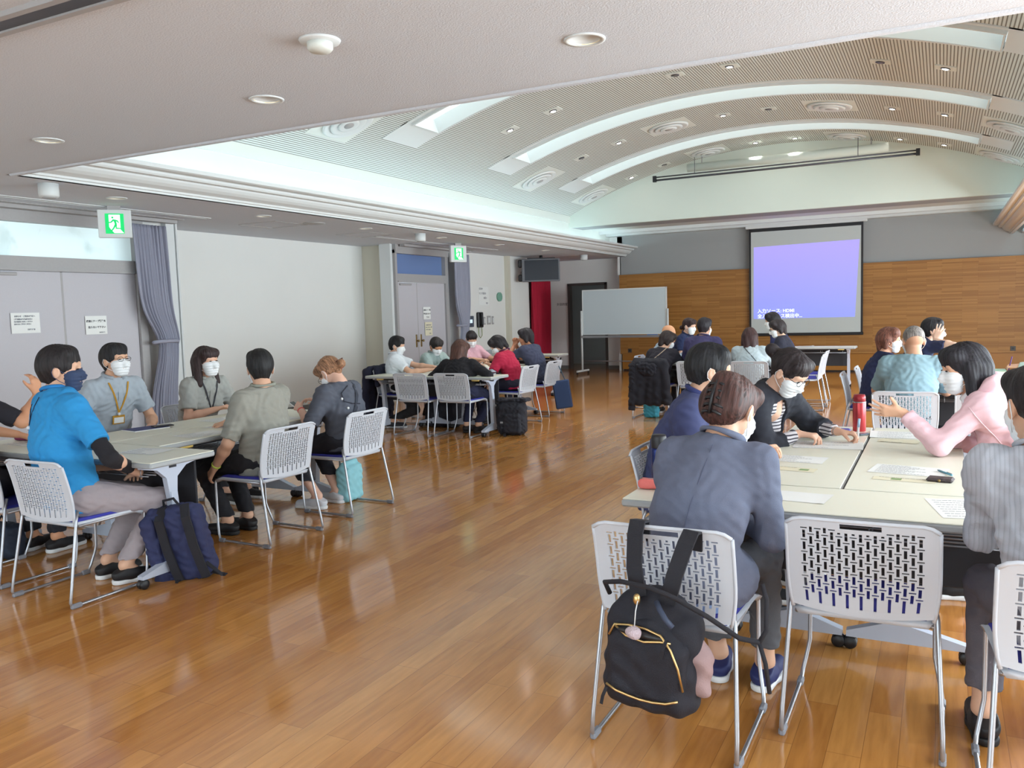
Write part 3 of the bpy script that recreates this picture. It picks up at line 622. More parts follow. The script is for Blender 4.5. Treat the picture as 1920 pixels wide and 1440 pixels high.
text_mesh('writing', '全入力ソース検出中...', 0.095, M_st, frameM((-0.96, -0.009, 1.16), (1, 0, 0), (0, 0, 1), (0, -1, 0)), t, bold=0.002)
# rolling whiteboard
t = thing('rolling_whiteboard', 'large whiteboard on a rolling stand before the dark doorway', 'whiteboard', (-6.14, 17.32, 0), radians(-4))
M_wb = mat('whiteboard_steel', C8(196, 208, 214), 0.16)
MB().box(-0.97, 0.97, -0.012, 0.012, 0.90, 1.86).build('writing_surface', M_wb, t)
MB().box(-0.99, 0.99, -0.016, 0.016, 1.855, 1.88).box(-0.99, 0.99, -0.016, 0.016, 0.885, 0.905).box(-0.99, -0.965, -0.016, 0.016, 0.885, 1.88).box(0.965, 0.99, -0.016, 0.016, 0.885, 1.88).build('frame', M_trim, t)
MB().box(-1.0, 1.0, -0.09, 0.02, 0.82, 0.85).box(-1.0, 1.0, -0.095, -0.085, 0.82, 0.87).build('pen_tray', M_metal, t)
for s in (-1, 1):
    lg = MB().tube([(s*1.01, -0.02, 0.08), (s*1.01, -0.02, 1.42)], 0.023, 10).box(s*1.02-0.02, s*1.02+0.02, -0.28, 0.32, 0.06, 0.10, bev=0.01).build('leg', M_trim, t)
    for y in (-0.26, 0.30): MB().lathe([(0.001, -0.012), (0.03, -0.012), (0.03, 0.012), (0.001, 0.012)], 16, ax='x', c=(s*1.02, y, 0.03)).build('caster', M_dark, lg)
MB().tube([(-1.02, 0.02, 0.30), (1.02, 0.02, 0.30)], 0.014, 8).build('crossbar', M_metal, t)
tag(MB().box(-5.60, -5.36, 17.235, 17.275, 0.855, 0.88, bev=0.008).build('board_eraser', mat('eraser_blue', C8(60, 110, 180), 0.7)), 'blue board eraser on the whiteboard pen tray', 'eraser')
# ================================================================== chairs
M_shell = mat('chair_shell', C8(200, 205, 214), 0.42)
M_pad = mat('seat_pad_blue', C8(52, 54, 150), 0.85, bump=(500, 0.2))
M_leg = mat('chair_tube', C8(172, 174, 180), 0.33, 0.75)
M_foot = mat('foot_pad', C8(130, 132, 140), 0.6)
def back_surface(x, z):
    """local y of the backrest shell; z from 0.47 to 0.79"""
    u = max(0.0, (z-0.445)/0.32); return -0.185-0.075*u**1.5 + 0.16*(x*x) - 0.012*(1-u)
def make_back_mesh():
    W_ = 0.230; zb, zt = 0.446, 0.752
    x0, x1 = -0.184, 0.184; nc = 17; pc = (x1-x0)/nc
    z0, z1 = 0.468, 0.724; pr = 0.0430; sl = 0.0290
    xs = sorted({-W_, -W_+0.012, -0.202, -0.191, 0.191, 0.202, W_-0.012, W_, *[round(x0+i*pc+q, 5) for i in range(nc) for q in (0, pc*0.28, pc*0.72)], x1, -0.062, 0.062})
    zs = {zb, zb+0.012, zt-0.006, zt, 0.725, 0.743, 0.615, 0.710}
    k = 0; Z = z0
    while Z < z1:
        for q in (0, sl, sl+0.0045, sl+0.0095): zs.add(round(Z+q, 5)); zs.add(round(Z+q+pr/2, 5))
        Z += pr
    zs = sorted(z for z in zs if zb <= z <= zt)
    def hole(x, z):
        if abs(x) < 0.062 and 0.725 < z < 0.743: return True
        if abs(x) < 0.075 and z > 0.712: return False
        if 0.202 < abs(x) < W_-0.012 and 0.615 < z < 0.710: return False
        if not (x0 < x < x1 and z0 < z < z1): return False
        i = int((x-x0)/pc); fx = (x-x0)/pc-i; off = 0 if i % 2 == 0 else pr/2
        fz = (z-z0-off) % pr
        if 0.28 < fx < 0.72 and fz < sl: return True
        if sl+0.0045 < fz < sl+0.0095: return True if i % 2 == 0 or fx > 0.0 else False
        return False
    def edge(x, z):  # rounded outline
        W2 = W_ - 0.012*max(0, (0.575-z)/0.12)**2
        xx = x*W2/W_
        zz = z - (0.020*max(0, (abs(x)-0.18)/0.05)**2 if z > 0.68 else 0) + (0.02*(1-(x/W_)**2)*-1 if z < 0.47 else 0)
        return xx, zz
    vs = []; fs = []
    for z in zs:
        for x in xs:
            xx, zz = edge(x, z); vs.append((xx, back_surface(xx, zz), zz))
    n = len(xs)
    for j in range(len(zs)-1):
        for i in range(n-1):
            if not hole((xs[i]+xs[i+1])/2, (zs[j]+zs[j+1])/2): q = j*n+i; fs.append((q, q+1, q+n+1, q+n))
    used = sorted({i for f in fs for i in f}); mp = {o: k for k, o in enumerate(used)}; N = len(used)
    vs = [vs[i] for i in used]; fs = [tuple(mp[i] for i in f) for f in fs]; ed = {}
    for f in fs:
        for k in range(4):
            a, c = f[k], f[(k+1) % 4]; ed[(a, c)] = 1
    side = [(c, a, a+N, c+N) for a, c in ed if (c, a) not in ed]
    vs2 = vs+[(x, y-0.006, z) for x, y, z in vs]
    me = bpy.data.meshes.new('backrest'); me.from_pydata(vs2, [], [f[::-1] for f in fs]+[tuple(i+N for i in f) for f in fs]+side); me.update()
    me.materials.append(M_shell); return me
BACK_ME = make_back_mesh()
def make_chair(label, group):
    t = thing('stacking_chair', label, 'chair', (0, 0, 0), 0, group)
    b = bpy.data.objects.new('backrest', BACK_ME); COL.objects.link(b); b.parent = t
    rim = MB()
    for s in (-1, 1):
        P = [(s*(0.228-0.012*max(0, (0.575-z)/0.12)**2), back_surface(0.228, z)-0.002, z) for z in np.linspace(0.435, 0.732, 10)]
        rim.tube(P, 0.0065, 8)
    P = [(x, back_surface(x, 0.752)-0.003, 0.753-0.020*max(0, (abs(x)-0.18)/0.05)**2) for x in np.linspace(-0.228, 0.228, 21)]
    rim.tube(P, 0.0065, 8)
    rim.build('backrest_rim', M_shell, b)
    # seat shell and pad
    def seat(mb, w, y0, y1, zoff, th, ed):
        nx, ny_ = 12, 12; top = []; bot = []
        for j in range(ny_+1):
            for i in range(nx+1):
                u = -1+2*i/nx; v = j/ny_; ww = w*(1-0.10*(1-v)); y = y0+(y1-y0)*v
                z = 0.434+zoff-0.016*(1-u*u)*sin(pi*min(1, v*1.1)) - (0.02*max(0, (v-0.85)/0.15)**2) + 0.012*(1-v)*0
                y_ = y-(0.02*u*u if v > 0.9 else 0); top.append((u*ww, y_, z)); bot.append((u*ww*(1-ed), y_, z-th))
        n_ = (nx+1)*(ny_+1); vs = top+bot; fs = []
        for j in range(ny_):
            for i in range(nx): q = j*(nx+1)+i; fs += [(q, q+1, q+nx+2, q+nx+1), (n_+q, n_+q+nx+1, n_+q+nx+2, n_+q+1)]
        bd = [i for i in range(nx)]+[nx+j*(nx+1) for j in range(ny_)]+[(ny_)*(nx+1)+nx-i for i in range(nx)]+[(ny_-j)*(nx+1) for j in range(ny_)]
        for a in range(len(bd)): p, q = bd[a], bd[(a+1) % len(bd)]; fs.append((p, n_+p, n_+q, q))
        mb.add(vs, fs, True)
    sh = MB(); seat(sh, 0.232, -0.185, 0.235, -0.006, 0.020, 0.06); sh.build('seat', M_shell, t)
    pd = MB(); seat(pd, 0.212, -0.165, 0.215, 0.008, 0.016, 0.0); pd.build('seat_pad', M_pad, t)
    for s in (-1, 1):
        fr = MB()
        P = [(s*0.212, -0.165, 0.49), (s*0.222, -0.185, 0.44), (s*0.240, -0.25, 0.10), (s*0.241, -0.262, 0.035), (s*0.241, -0.255, 0.018), (s*0.241, -0.235, 0.012), (s*0.241, 0.17, 0.012), (s*0.240, 0.19, 0.02), (s*0.236, 0.205, 0.05),
             (s*0.222, 0.225, 0.12), (s*0.215, 0.232, 0.16), (s*0.213, 0.235, 0.388), (s*0.210, 0.232, 0.404), (s*0.205, 0.21, 0.41), (s*0.205, -0.16, 0.408)]
        fr.tube(P, 0.0078, 8)
        f = fr.build('leg', M_leg, t)
        MB().box(s*0.241-0.011, s*0.241+0.011, -0.262, -0.20, 0.0, 0.026, bev=0.006).build('foot_pad', M_foot, f)
        MB().box(s*0.241-0.011, s*0.241+0.011, 0.145, 0.20, 0.0, 0.026, bev=0.006).build('foot_pad', M_foot, f)
    MB().tube([(-0.205, 0.20, 0.405), (0.205, 0.20, 0.405)], 0.007, 8).tube([(-0.205, -0.15, 0.405), (0.205, -0.15, 0.405)], 0.007, 8).build('seat_support', M_leg, t)
    return t
_chair = None
def chair(x, y, face, label, group=None):
    """x,y = middle of the rear feet; face = heading the sitter looks to, degrees (0 = +y, 90 = -x, -90 = +x)"""
    global _chair
    a = radians(face); px_ = x-sin(a)*0.25; py_ = y+cos(a)*0.25
    if _chair is None:
        _chair = make_chair(label, group or 'stacking chairs'); o = _chair; o.location = (px_, py_, 0); o.rotation_euler = (0, 0, a); return o
    return dup(_chair, (px_, py_, 0), a, label, group or 'stacking chairs')
# near right group
chair(-0.79, 2.53, 0, 'white perforated chair with a black backpack hung on its back')
chair(-0.22, 2.81, 0, 'empty white perforated chair at the middle of the nearest table edge')
chair(0.37, 2.52, 2, 'white perforated chair under the person in pale grey striped shirt')
chair(-1.34, 4.06, -90, 'white chair under the man in the navy polo shirt')
chair(-1.42, 4.78, -90, 'white chair under the woman in black cardigan')
chair(0.80, 4.57, 90, 'white chair under the woman in the pink blouse')
chair(-0.24, 6.98, 0, 'white perforated chair under the man in pale teal shirt')
# left group
chair(-4.175, 2.665, 0, 'white chair under the man in bright blue shirt')
chair(-4.86, 2.72, 0, 'white chair cropped by the left edge beside the blue shirt man')
chair(-3.755, 4.135, 88, 'white chair under the man in the beige grey shirt')
chair(-3.77, 4.985, 88, 'white chair under the woman with hair clip bending forward')
chair(-5.72, 4.05, -90, 'white chair under the young man with glasses and yellow lanyard')
chair(-5.72, 5.0, -90, 'white chair under the woman with long hair before the bare wall')
# back left group
chair(-5.62, 8.25, 0, 'empty white chair left of the woman in the black top')
chair(-5.08, 8.30, 0, 'white chair under the woman with the brown bob and black top')
chair(-4.66, 9.60, 88, 'white chair under the person in the crimson shirt')
chair(-4.75, 10.55, 88, 'white chair with a blue flat bag hung at its back corner')
chair(-6.53, 9.00, -90, 'white chair with a dark coat, under the young man in white shirt')
chair(-6.62, 10.0, -90, 'white chair under the man in the pale green cardigan')
chair(-6.62, 11.0, -90, 'white chair under the woman in pale pink at the far end')
# middle back group
chair(-3.36, 10.45, 0, 'chair at the middle back table hidden under a black coat')
chair(-2.78, 10.45, 0, 'white chair under the man in the purple navy shirt')
chair(-2.10, 10.44, 0, 'white chair under the woman in pale grey top with shoulder strap')
chair(-3.95, 11.8, -90, 'white chair under the bald man at the middle back table')
chair(-3.90, 12.6, -90, 'white chair under the woman with green lanyard')
chair(-1.40, 12.0, 90, 'white chair under the woman in dark top with glasses')
chair(-1.45, 12.75, 90, 'white chair under the navy person nearest the screen')
# right back group
chair(-0.86, 8.8, -90, 'white chair seen edge on under the brown haired woman in navy')
chair(-0.80, 9.6, -90, 'white chair under the person raising a hand')
chair(0.33, 7.00, 0, 'white chair at the right of the man in pale teal shirt, mostly hidden')
chair(1.45, 9.75, 90, 'white chair of the writing person at the right edge')

# ================================================================== tables
M_top = mat('table_top', C8(228, 228, 212), 0.42, var=(3, 0.015))
M_edge = mat('table_edge', C8(164, 168, 170), 0.5)
M_tleg = mat('table_leg', C8(188, 196, 212), 0.42, 0.1)
M_panel = mat('modesty_panel', C8(48, 49, 55), 0.75, bump=(600, 0.2))
M_wire = mat('shelf_wire', C8(160, 162, 168), 0.35, 0.8)
M_yel = mat('latch_yellow', C8(226, 196, 110), 0.5)
def make_table(label, group, L=1.80, D=0.45, fold=False):
    """nesting table along local x; back (panel side) at +y"""
    t = thing('folding_table', label, 'table', (0, 0, 0), 0, group)
    MB().box(-L/2+0.004, L/2-0.004, -D/2+0.004, D/2-0.004, 0.697, 0.702, bev=0.002).build('table_top', M_top, t)
    MB().box(-L/2, L/2, -D/2, D/2, 0.668, 0.6975, bev=0.007).build('edge_band', M_edge, t)
    MB().box(-L/2+0.12, L/2-0.12, D/2-0.05, D/2-0.035, 0.36, 0.655, bev=0.005).build('modesty_panel', M_panel, t)
    sh = MB()
    for y in (-0.12, -0.07, -0.02, 0.03, 0.08): sh.tube([(-L/2+0.15, y, 0.60), (L/2-0.15, y, 0.60)], 0.0035, 6)
    for x in (-0.7, -0.35, 0, 0.35, 0.7): sh.tube([(x, -0.13, 0.64), (x, -0.13, 0.596), (x, 0.10, 0.596), (x, 0.10, 0.64)], 0.0035, 6)
    sh.build('wire_shelf', M_wire, t)
    MB().box(-L/2+0.1, L/2-0.1, -0.02, 0.03, 0.635, 0.67).build('support_beam', M_panel, t)
    for s in (-1, 1):
        x = s*(L/2-0.12); lg = MB()
        lg.prism([(-0.20, 0.672), (0.20, 0.672), (0.195, 0.655), (0.10, 0.635), (0.035, 0.58), (0.025, 0.45), (-0.02, 0.45), (-0.04, 0.58), (-0.10, 0.635), (-0.195, 0.655)], x-0.018, x+0.018, 'x')
        lg.prism([(-0.02, 0.5), (0.025, 0.5), (0.06, 0.10), (0.0, 0.10)], x-0.022, x+0.022, 'x')
        l_ = lg.build('leg', M_tleg, t)
        MB().prism([(-0.24, 0.055), (-0.24, 0.075), (0.0, 0.135), (0.06, 0.135), (0.22, 0.08), (0.22, 0.055)], x-0.022, x+0.022, 'x').build('foot', M_tleg, l_)
        for y in (-0.225, 0.205):
            MB().lathe([(0.001, -0.024), (0.022, -0.024), (0.028, -0.018), (0.028, -0.006), (0.02, -0.003), (0.02, 0.003), (0.028, 0.006), (0.028, 0.018), (0.022, 0.024), (0.001, 0.024)], 18, ax='x', c=(x, y, 0.028)).box(x-0.012, x+0.012, y-0.012, y+0.012, 0.045, 0.06).build('caster', M_dark, l_)
        MB().box(x-s*0.10-0.05, x-s*0.10+0.05, -0.215, -0.19, 0.652, 0.672, bev=0.006).build('latch', M_yel, t)
    return t
_table = None
def table(x0, y0, along, label, group):
    """x0,y0 = lower-left corner of the footprint; along 'x' or 'y'/'-y' (side the modesty panel faces)"""
    global _table
    if along == 'x': cx, cy, r = x0+0.9, y0+0.225, 0
    elif along == '-x': cx, cy, r = x0+0.9, y0+0.225, pi
    elif along == 'y': cx, cy, r = x0+0.225, y0+0.9, pi/2
    else: cx, cy, r = x0+0.225, y0+0.9, -pi/2
    if _table is None:
        _table = make_table(label, group); _table.location = (cx, cy, 0); _table.rotation_euler = (0, 0, r); return _table
    return dup(_table, (cx, cy, 0), r, label, group)
G = 'folding tables of the work groups'
def group_tables(fx, fy, px_, names):
    table(fx, fy, 'x', names[0], G); table(px_, fy+0.458, '-y', names[1], G); table(px_+0.456, fy+0.458, 'y', names[2], G)
group_tables(-1.12, 3.09, -0.80, ('long table nearest the camera at the right, before the grey jacket', 'left one of the two lengthwise tables of the near right group', 'right one of the near right lengthwise tables, under the pink sleeve'))
group_tables(-5.54, 3.03, -5.12, ('crosswise table before the man in bright blue shirt', 'lengthwise table nearer the doors in the left group', 'lengthwise table nearer the aisle in the left group'))
group_tables(-6.42, 8.45, -5.99, ('crosswise table before the woman in the black top', 'lengthwise table of the back left group beside the green cardigan', 'lengthwise table of the back left group beside the crimson shirt'))
group_tables(-3.60, 10.92, -3.08, ('crosswise table of the middle back group behind the black coat', 'lengthwise table of the middle back group, nearer the whiteboard', 'lengthwise table of the middle back group, nearer the screen'))
group_tables(-0.52, 7.66, -0.12, ('crosswise table before the man in pale teal shirt', 'left lengthwise table behind the man in teal', 'right lengthwise table at the right edge behind the pink woman'))
table(-3.06, 14.85, 'x', 'empty wheeled table standing before the projection screen', G)
table(-7.55, 12.9, 'x', 'side table by the wall under the wall phone, bearing boxes', G)
# ================================================================== people: smooth distance fields meshed as one surface
F4 = np.float32
def A3(*a): return np.array(a, dtype=F4)
def nrm(v): v = np.asarray(v, dtype=F4); return v/max(1e-9, float(np.linalg.norm(v)))
def basis(z, xh=(1, 0, 0)):
    """3 rows: x,y,z axes with z along given vector"""
    z = nrm(z); x = np.asarray(xh, dtype=F4); x = nrm(x-z*float(x@z)); y = np.cross(z, x); return np.array([x, y, z], dtype=F4)
class Rc:      # tapered capsule, optionally squashed in a frame
    def __init__(s, a, b, r1, r2, B=None, sc=None):
        s.a, s.b = A3(*a), A3(*b); s.r1, s.r2 = r1, r2; s.B = B; s.sc = None if sc is None else A3(*sc)
        m = max(r1, r2)*(1 if sc is None else max(sc)); s.lo = np.minimum(s.a, s.b)-m; s.hi = np.maximum(s.a, s.b)+m
        if B is not None: s.a2 = A3(0, 0, 0); s.b2 = (B@(s.b-s.a))/s.sc
    def d(s, P):
        if s.B is None: p = P-s.a; ba = s.b-s.a; k = 1.0
        else: p = ((P-s.a)@s.B.T)/s.sc; ba = s.b2; k = float(min(s.sc))
        h = np.clip((p@ba)/max(float(ba@ba), 1e-9), 0, 1)
        return (np.linalg.norm(p-h[:, None]*ba, axis=1)-(s.r1+(s.r2-s.r1)*h))*k
class El:
    def __init__(s, c, r, B=None):
        s.c, s.r = A3(*c), A3(*r); s.B = B; m = max(r); s.lo = s.c-m; s.hi = s.c+m
    def d(s, P):
        q = P-s.c
        if s.B is not None: q = q@s.B.T
        k0 = np.linalg.norm(q/s.r, axis=1); k1 = np.linalg.norm(q/(s.r*s.r), axis=1); return k0*(k0-1)/np.maximum(k1, 1e-6)
def smin(a, b, k):
    h = np.clip(0.5+0.5*(b-a)/k, 0, 1); return b*(1-h)+a*h-k*h*(1-h)
class Grp:
    """prims blended with radius k; cuts=[(point, outward normal)] remove what lies beyond; subs are carved out"""
    def __init__(s, prims, k=0.03, cuts=(), subs=(), ksub=0.01): s.p, s.k, s.cuts, s.subs, s.ks = prims, k, cuts, subs, ksub
def field(groups, P, k=0.03, wr=None):
    """distance at scattered points"""
    D = None
    for g in groups:
        d = None
        for p in g.p:
            e = p.d(P); d = e if d is None else smin(d, e, g.k)
        for q in g.subs: d = -smin(-d, q.d(P), g.ks)
        for c, n in g.cuts: d = np.maximum(d, (P-A3(*c))@nrm(n))
        D = d if D is None else smin(D, d, k)
    return D
def mesh_field(groups, h, k=0.03, wrinkle=0.0, seed=0, pad=0.03, wf=2.2):
    lo = np.min([p.lo for g in groups for p in g.p], axis=0)-pad; hi = np.max([p.hi for g in groups for p in g.p], axis=0)+pad
    n = np.ceil((hi-lo)/h).astype(int)+1
    ax = [lo[i]+h*np.arange(n[i], dtype=F4) for i in range(3)]
    T = np.full(n, 0.5, dtype=F4)
    def region(p, m):
        a = np.maximum(0, np.floor((p.lo-m-lo)/h).astype(int)); b = np.minimum(n, np.ceil((p.hi+m-lo)/h).astype(int)+1); return tuple(slice(int(x), int(y)) for x, y in zip(a, b))
    def pts(R):
        X, Y, Z = np.meshgrid(ax[0][R[0]], ax[1][R[1]], ax[2][R[2]], indexing='ij'); return np.stack([X.ravel(), Y.ravel(), Z.ravel()], 1), X.shape
    for g in groups:
        G = np.full(n, 0.5, dtype=F4)
        for p in g.p:
            R = region(p, g.k+2*h); P, sh = pts(R); G[R] = smin(G[R], p.d(P).reshape(sh).astype(F4), g.k)
        for q in g.subs:
            R = region(q, g.ks+2*h); P, sh = pts(R); G[R] = -smin(-G[R], q.d(P).reshape(sh).astype(F4), g.ks)
        for c, nn in g.cuts:
            nn = nrm(nn); c = A3(*c)
            pl = (ax[0]-c[0])[:, None, None]*nn[0]+(ax[1]-c[1])[None, :, None]*nn[1]+(ax[2]-c[2])[None, None, :]*nn[2]; G = np.maximum(G, pl.astype(F4))
        T = smin(T, G, k)
    if wrinkle:
        X = ax[0][:, None, None]*wf; Y = ax[1][None, :, None]*wf; Z = ax[2][None, None, :]*wf; s = seed*1.7
        T = T+wrinkle*(np.sin(31*X+17*Z+2.5*np.sin(13*Y+9*Z+s)+s)*np.sin(23*Z-11*X+2*np.sin(17*X+s))+0.6*np.sin(57*Z+19*Y+3*np.sin(11*X+7*Z+s))*np.sin(29*X+21*Y+s*2)).astype(F4)
    # surface nets
    I = T < 0; c = I[:-1, :-1, :-1].astype(np.int8)
    cs = [(i, j, k_) for i in (0, 1) for j in (0, 1) for k_ in (0, 1)]; cnt = np.zeros_like(c)
    for i, j, k_ in cs: cnt += I[i:n[0]-1+i, j:n[1]-1+j, k_:n[2]-1+k_]
    mix = (cnt > 0) & (cnt < 8); cells = np.argwhere(mix); idx = np.full(mix.shape, -1, np.int32); idx[mix] = np.arange(len(cells))
    V = np.stack([T[cells[:, 0]+i, cells[:, 1]+j, cells[:, 2]+k_] for i, j, k_ in cs], 1); C = np.array(cs, dtype=F4)
    acc = np.zeros((len(cells), 3), F4); m = np.zeros(len(cells), F4)
    for a in range(8):
        for b in range(a+1, 8):
            if np.abs(C[a]-C[b]).sum() != 1: continue
            va, vb = V[:, a], V[:, b]; s = (va < 0) != (vb < 0); t = np.where(s, va/np.where(s, va-vb, 1), 0)
            acc += np.where(s[:, None], C[a]+(C[b]-C[a])*t[:, None], 0); m += s
    verts = lo+h*(cells+acc/m[:, None]); F = []
    for a in range(3):
        b, c_ = (a+1) % 3, (a+2) % 3
        sl0 = [slice(0, x) for x in n]; sl1 = [slice(0, x) for x in n]; sl0[a] = slice(0, n[a]-1); sl1[a] = slice(1, n[a])
        for q in (b, c_): sl0[q] = slice(1, n[q]-1); sl1[q] = slice(1, n[q]-1)
        x0, x1 = I[tuple(sl0)], I[tuple(sl1)]; ch = np.argwhere(x0 != x1); sg = x0[tuple(ch.T)]; e = ch.copy(); e[:, b] += 1; e[:, c_] += 1
        def at(db, dc): g = e.copy(); g[:, b] += db; g[:, c_] += dc; return idx[tuple(g.T)]
        q = np.stack([at(-1, -1), at(0, -1), at(0, 0), at(-1, 0)], 1); q[~sg] = q[~sg][:, ::-1]; F.append(q)
    F = np.concatenate(F); F = F[(F >= 0).all(1)]
    return verts, F
def np_mesh(name, verts, F, m):
    me = bpy.data.meshes.new(name); me.vertices.add(len(verts)); me.vertices.foreach_set('co', np.ascontiguousarray(verts, dtype=F4).ravel())
    me.loops.add(len(F)*4); me.loops.foreach_set('vertex_index', np.ascontiguousarray(F, dtype=np.int32).ravel())
    me.polygons.add(len(F)); me.polygons.foreach_set('loop_start', np.arange(0, len(F)*4, 4, dtype=np.int32)); me.polygons.foreach_set('use_smooth', np.ones(len(F), dtype=bool))
    me.update(); me.validate(); me.materials.append(m); return me
def sdf_obj(name, groups, h, m, parent, **kw):
    v, f = mesh_field(groups, h, **kw); o = bpy.data.objects.new(name, np_mesh(name, v, f, m)); COL.objects.link(o)
    if parent is not None: o.parent = parent
    return o

# ---- materials
def skin(c=(214, 168, 140)): return mat('skin_%d_%d_%d' % c, C8(*c), 0.55, bump=(300, 0.06), var=(20, 0.03))
def cloth(c, kind=''):
    nm = 'fabric_%d_%d_%d%s' % (*c, kind)
    if nm in MATS: return MATS[nm]
    m = mat(nm, C8(*c), 0.88, bump=(420, 0.25), var=(60, 0.06)); n, l, b = nodes(m)
    if kind in ('stripe', 'pin'):
        tc = n.new('ShaderNodeTexCoord'); sp = n.new('ShaderNodeSeparateXYZ'); l.new(tc.outputs['Object'], sp.inputs[0])
        ns = n.new('ShaderNodeTexNoise'); ns.inputs['Scale'].default_value = 6; l.new(tc.outputs['Object'], ns.inputs['Vector'])
        ad = n.new('ShaderNodeMath'); ad.operation = 'MULTIPLY_ADD'; ad.inputs[1].default_value = 0.02; l.new(ns.outputs['Fac'], ad.inputs[0]); l.new(sp.outputs[2 if kind == 'stripe' else 0], ad.inputs[2])
        mu = n.new('ShaderNodeMath'); mu.operation = 'MULTIPLY'; mu.inputs[1].default_value = 1/0.019 if kind == 'stripe' else 1/0.012; l.new(ad.outputs[0], mu.inputs[0])
        fr = n.new('ShaderNodeMath'); fr.operation = 'FRACT'; l.new(mu.outputs[0], fr.inputs[0])
        cr = n.new('ShaderNodeValToRGB'); cr.color_ramp.interpolation = 'CONSTANT' if kind == 'stripe' else 'LINEAR'; e = cr.color_ramp.elements
        if kind == 'stripe': e[0].color = (*C8(70, 66, 76), 1); e[1].position = 0.38; e[1].color = (*C8(*c), 1)
        else: e[0].color = (*C8(*[int(q*0.9) for q in c]), 1); e[1].position = 0.5; e[1].color = (*C8(*c), 1)
        l.new(fr.outputs[0], cr.inputs['Fac']); l.new(cr.outputs[0], b.inputs['Base Color'])
    return m
def hairmat(c):
    nm = 'hair_%d_%d_%d' % c
    if nm in MATS: return MATS[nm]
    m = mat(nm, C8(*c), 0.58, spec=0.35); n, l, b = nodes(m)
    tc = n.new('ShaderNodeTexCoord'); mp = n.new('ShaderNodeMapping'); mp.inputs['Scale'].default_value = (90, 45, 7); l.new(tc.outputs['Object'], mp.inputs['Vector'])
    ns = n.new('ShaderNodeTexNoise'); ns.inputs['Scale'].default_value = 1.6; ns.inputs['Detail'].default_value = 3; ns.inputs['Distortion'].default_value = 0.6; l.new(mp.outputs[0], ns.inputs['Vector'])
    cr = n.new('ShaderNodeValToRGB'); e = cr.color_ramp.elements; e[0].position = 0.3; e[0].color = (*C8(*[int(q*0.62) for q in c]), 1); e[1].position = 0.7; e[1].color = (*C8(*[min(255, int(q*1.3+8)) for q in c]), 1)
    l.new(ns.outputs['Fac'], cr.inputs['Fac']); l.new(cr.outputs[0], b.inputs['Base Color'])
    bp = n.new('ShaderNodeBump'); bp.inputs['Strength'].default_value = 0.8; bp.inputs['Distance'].default_value = 0.004; l.new(ns.outputs['Fac'], bp.inputs['Height']); l.new(bp.outputs[0], b.inputs['Normal']); return m
M_mask = mat('mask_white', C8(236, 238, 240), 0.8, bump=(300, 0.1))
M_maskn = mat('mask_navy', C8(48, 62, 92), 0.85)
M_eye = mat('eye_dark', C8(30, 24, 24), 0.25); M_brow = mat('brow', C8(40, 32, 30), 0.8)
M_sole = mat('sole_white', C8(220, 222, 224), 0.6); M_soleb = mat('sole_black', C8(24, 24, 26), 0.6)

# ---- shared head templates (head frame: face +y, origin between the ears)
def head_groups(T=lambda p: p, B=None, s=1.0):
    R = (lambda a, b, r, q: Rc(T(a), T(b), r*s, q*s)); E = (lambda c, r: El(T(c), [x*s for x in r], B))
    main = Grp([E((0, -0.012, 0.034), (0.076, 0.095, 0.084)), E((0, 0.022, -0.030), (0.062, 0.070, 0.078)), R((-0.022, 0.048, -0.094), (0.022, 0.048, -0.094), 0.026, 0.026),
                E((-0.035, 0.055, -0.028), (0.026, 0.026, 0.03)), E((0.035, 0.055, -0.028), (0.026, 0.026, 0.03)), R((-0.035, 0.072, 0.026), (0.035, 0.072, 0.026), 0.014, 0.014)], 0.025*s,
               subs=[E((-0.031, 0.100, 0.004), (0.017, 0.016, 0.012)), E((0.031, 0.100, 0.004), (0.017, 0.016, 0.012))], ksub=0.012*s)
    nose = Grp([R((0, 0.084, 0.010), (0, 0.106, -0.030), 0.007, 0.011), R((-0.010, 0.092, -0.036), (0.010, 0.092, -0.036), 0.008, 0.008)], 0.008*s)
    lips = Grp([R((-0.018, 0.086, -0.062), (0.018, 0.086, -0.062), 0.006, 0.006), R((-0.014, 0.085, -0.072), (0.014, 0.085, -0.072), 0.006, 0.006)], 0.004*s)
    ears = Grp([E((-0.078, -0.004, -0.008), (0.010, 0.019, 0.032)), E((0.078, -0.004, -0.008), (0.010, 0.019, 0.032))], 0.004*s, subs=[E((-0.088, 0.002, -0.004), (0.007, 0.009, 0.018)), E((0.088, 0.002, -0.004), (0.007, 0.009, 0.018))], ksub=0.004*s)
    return [main, nose, lips, ears]
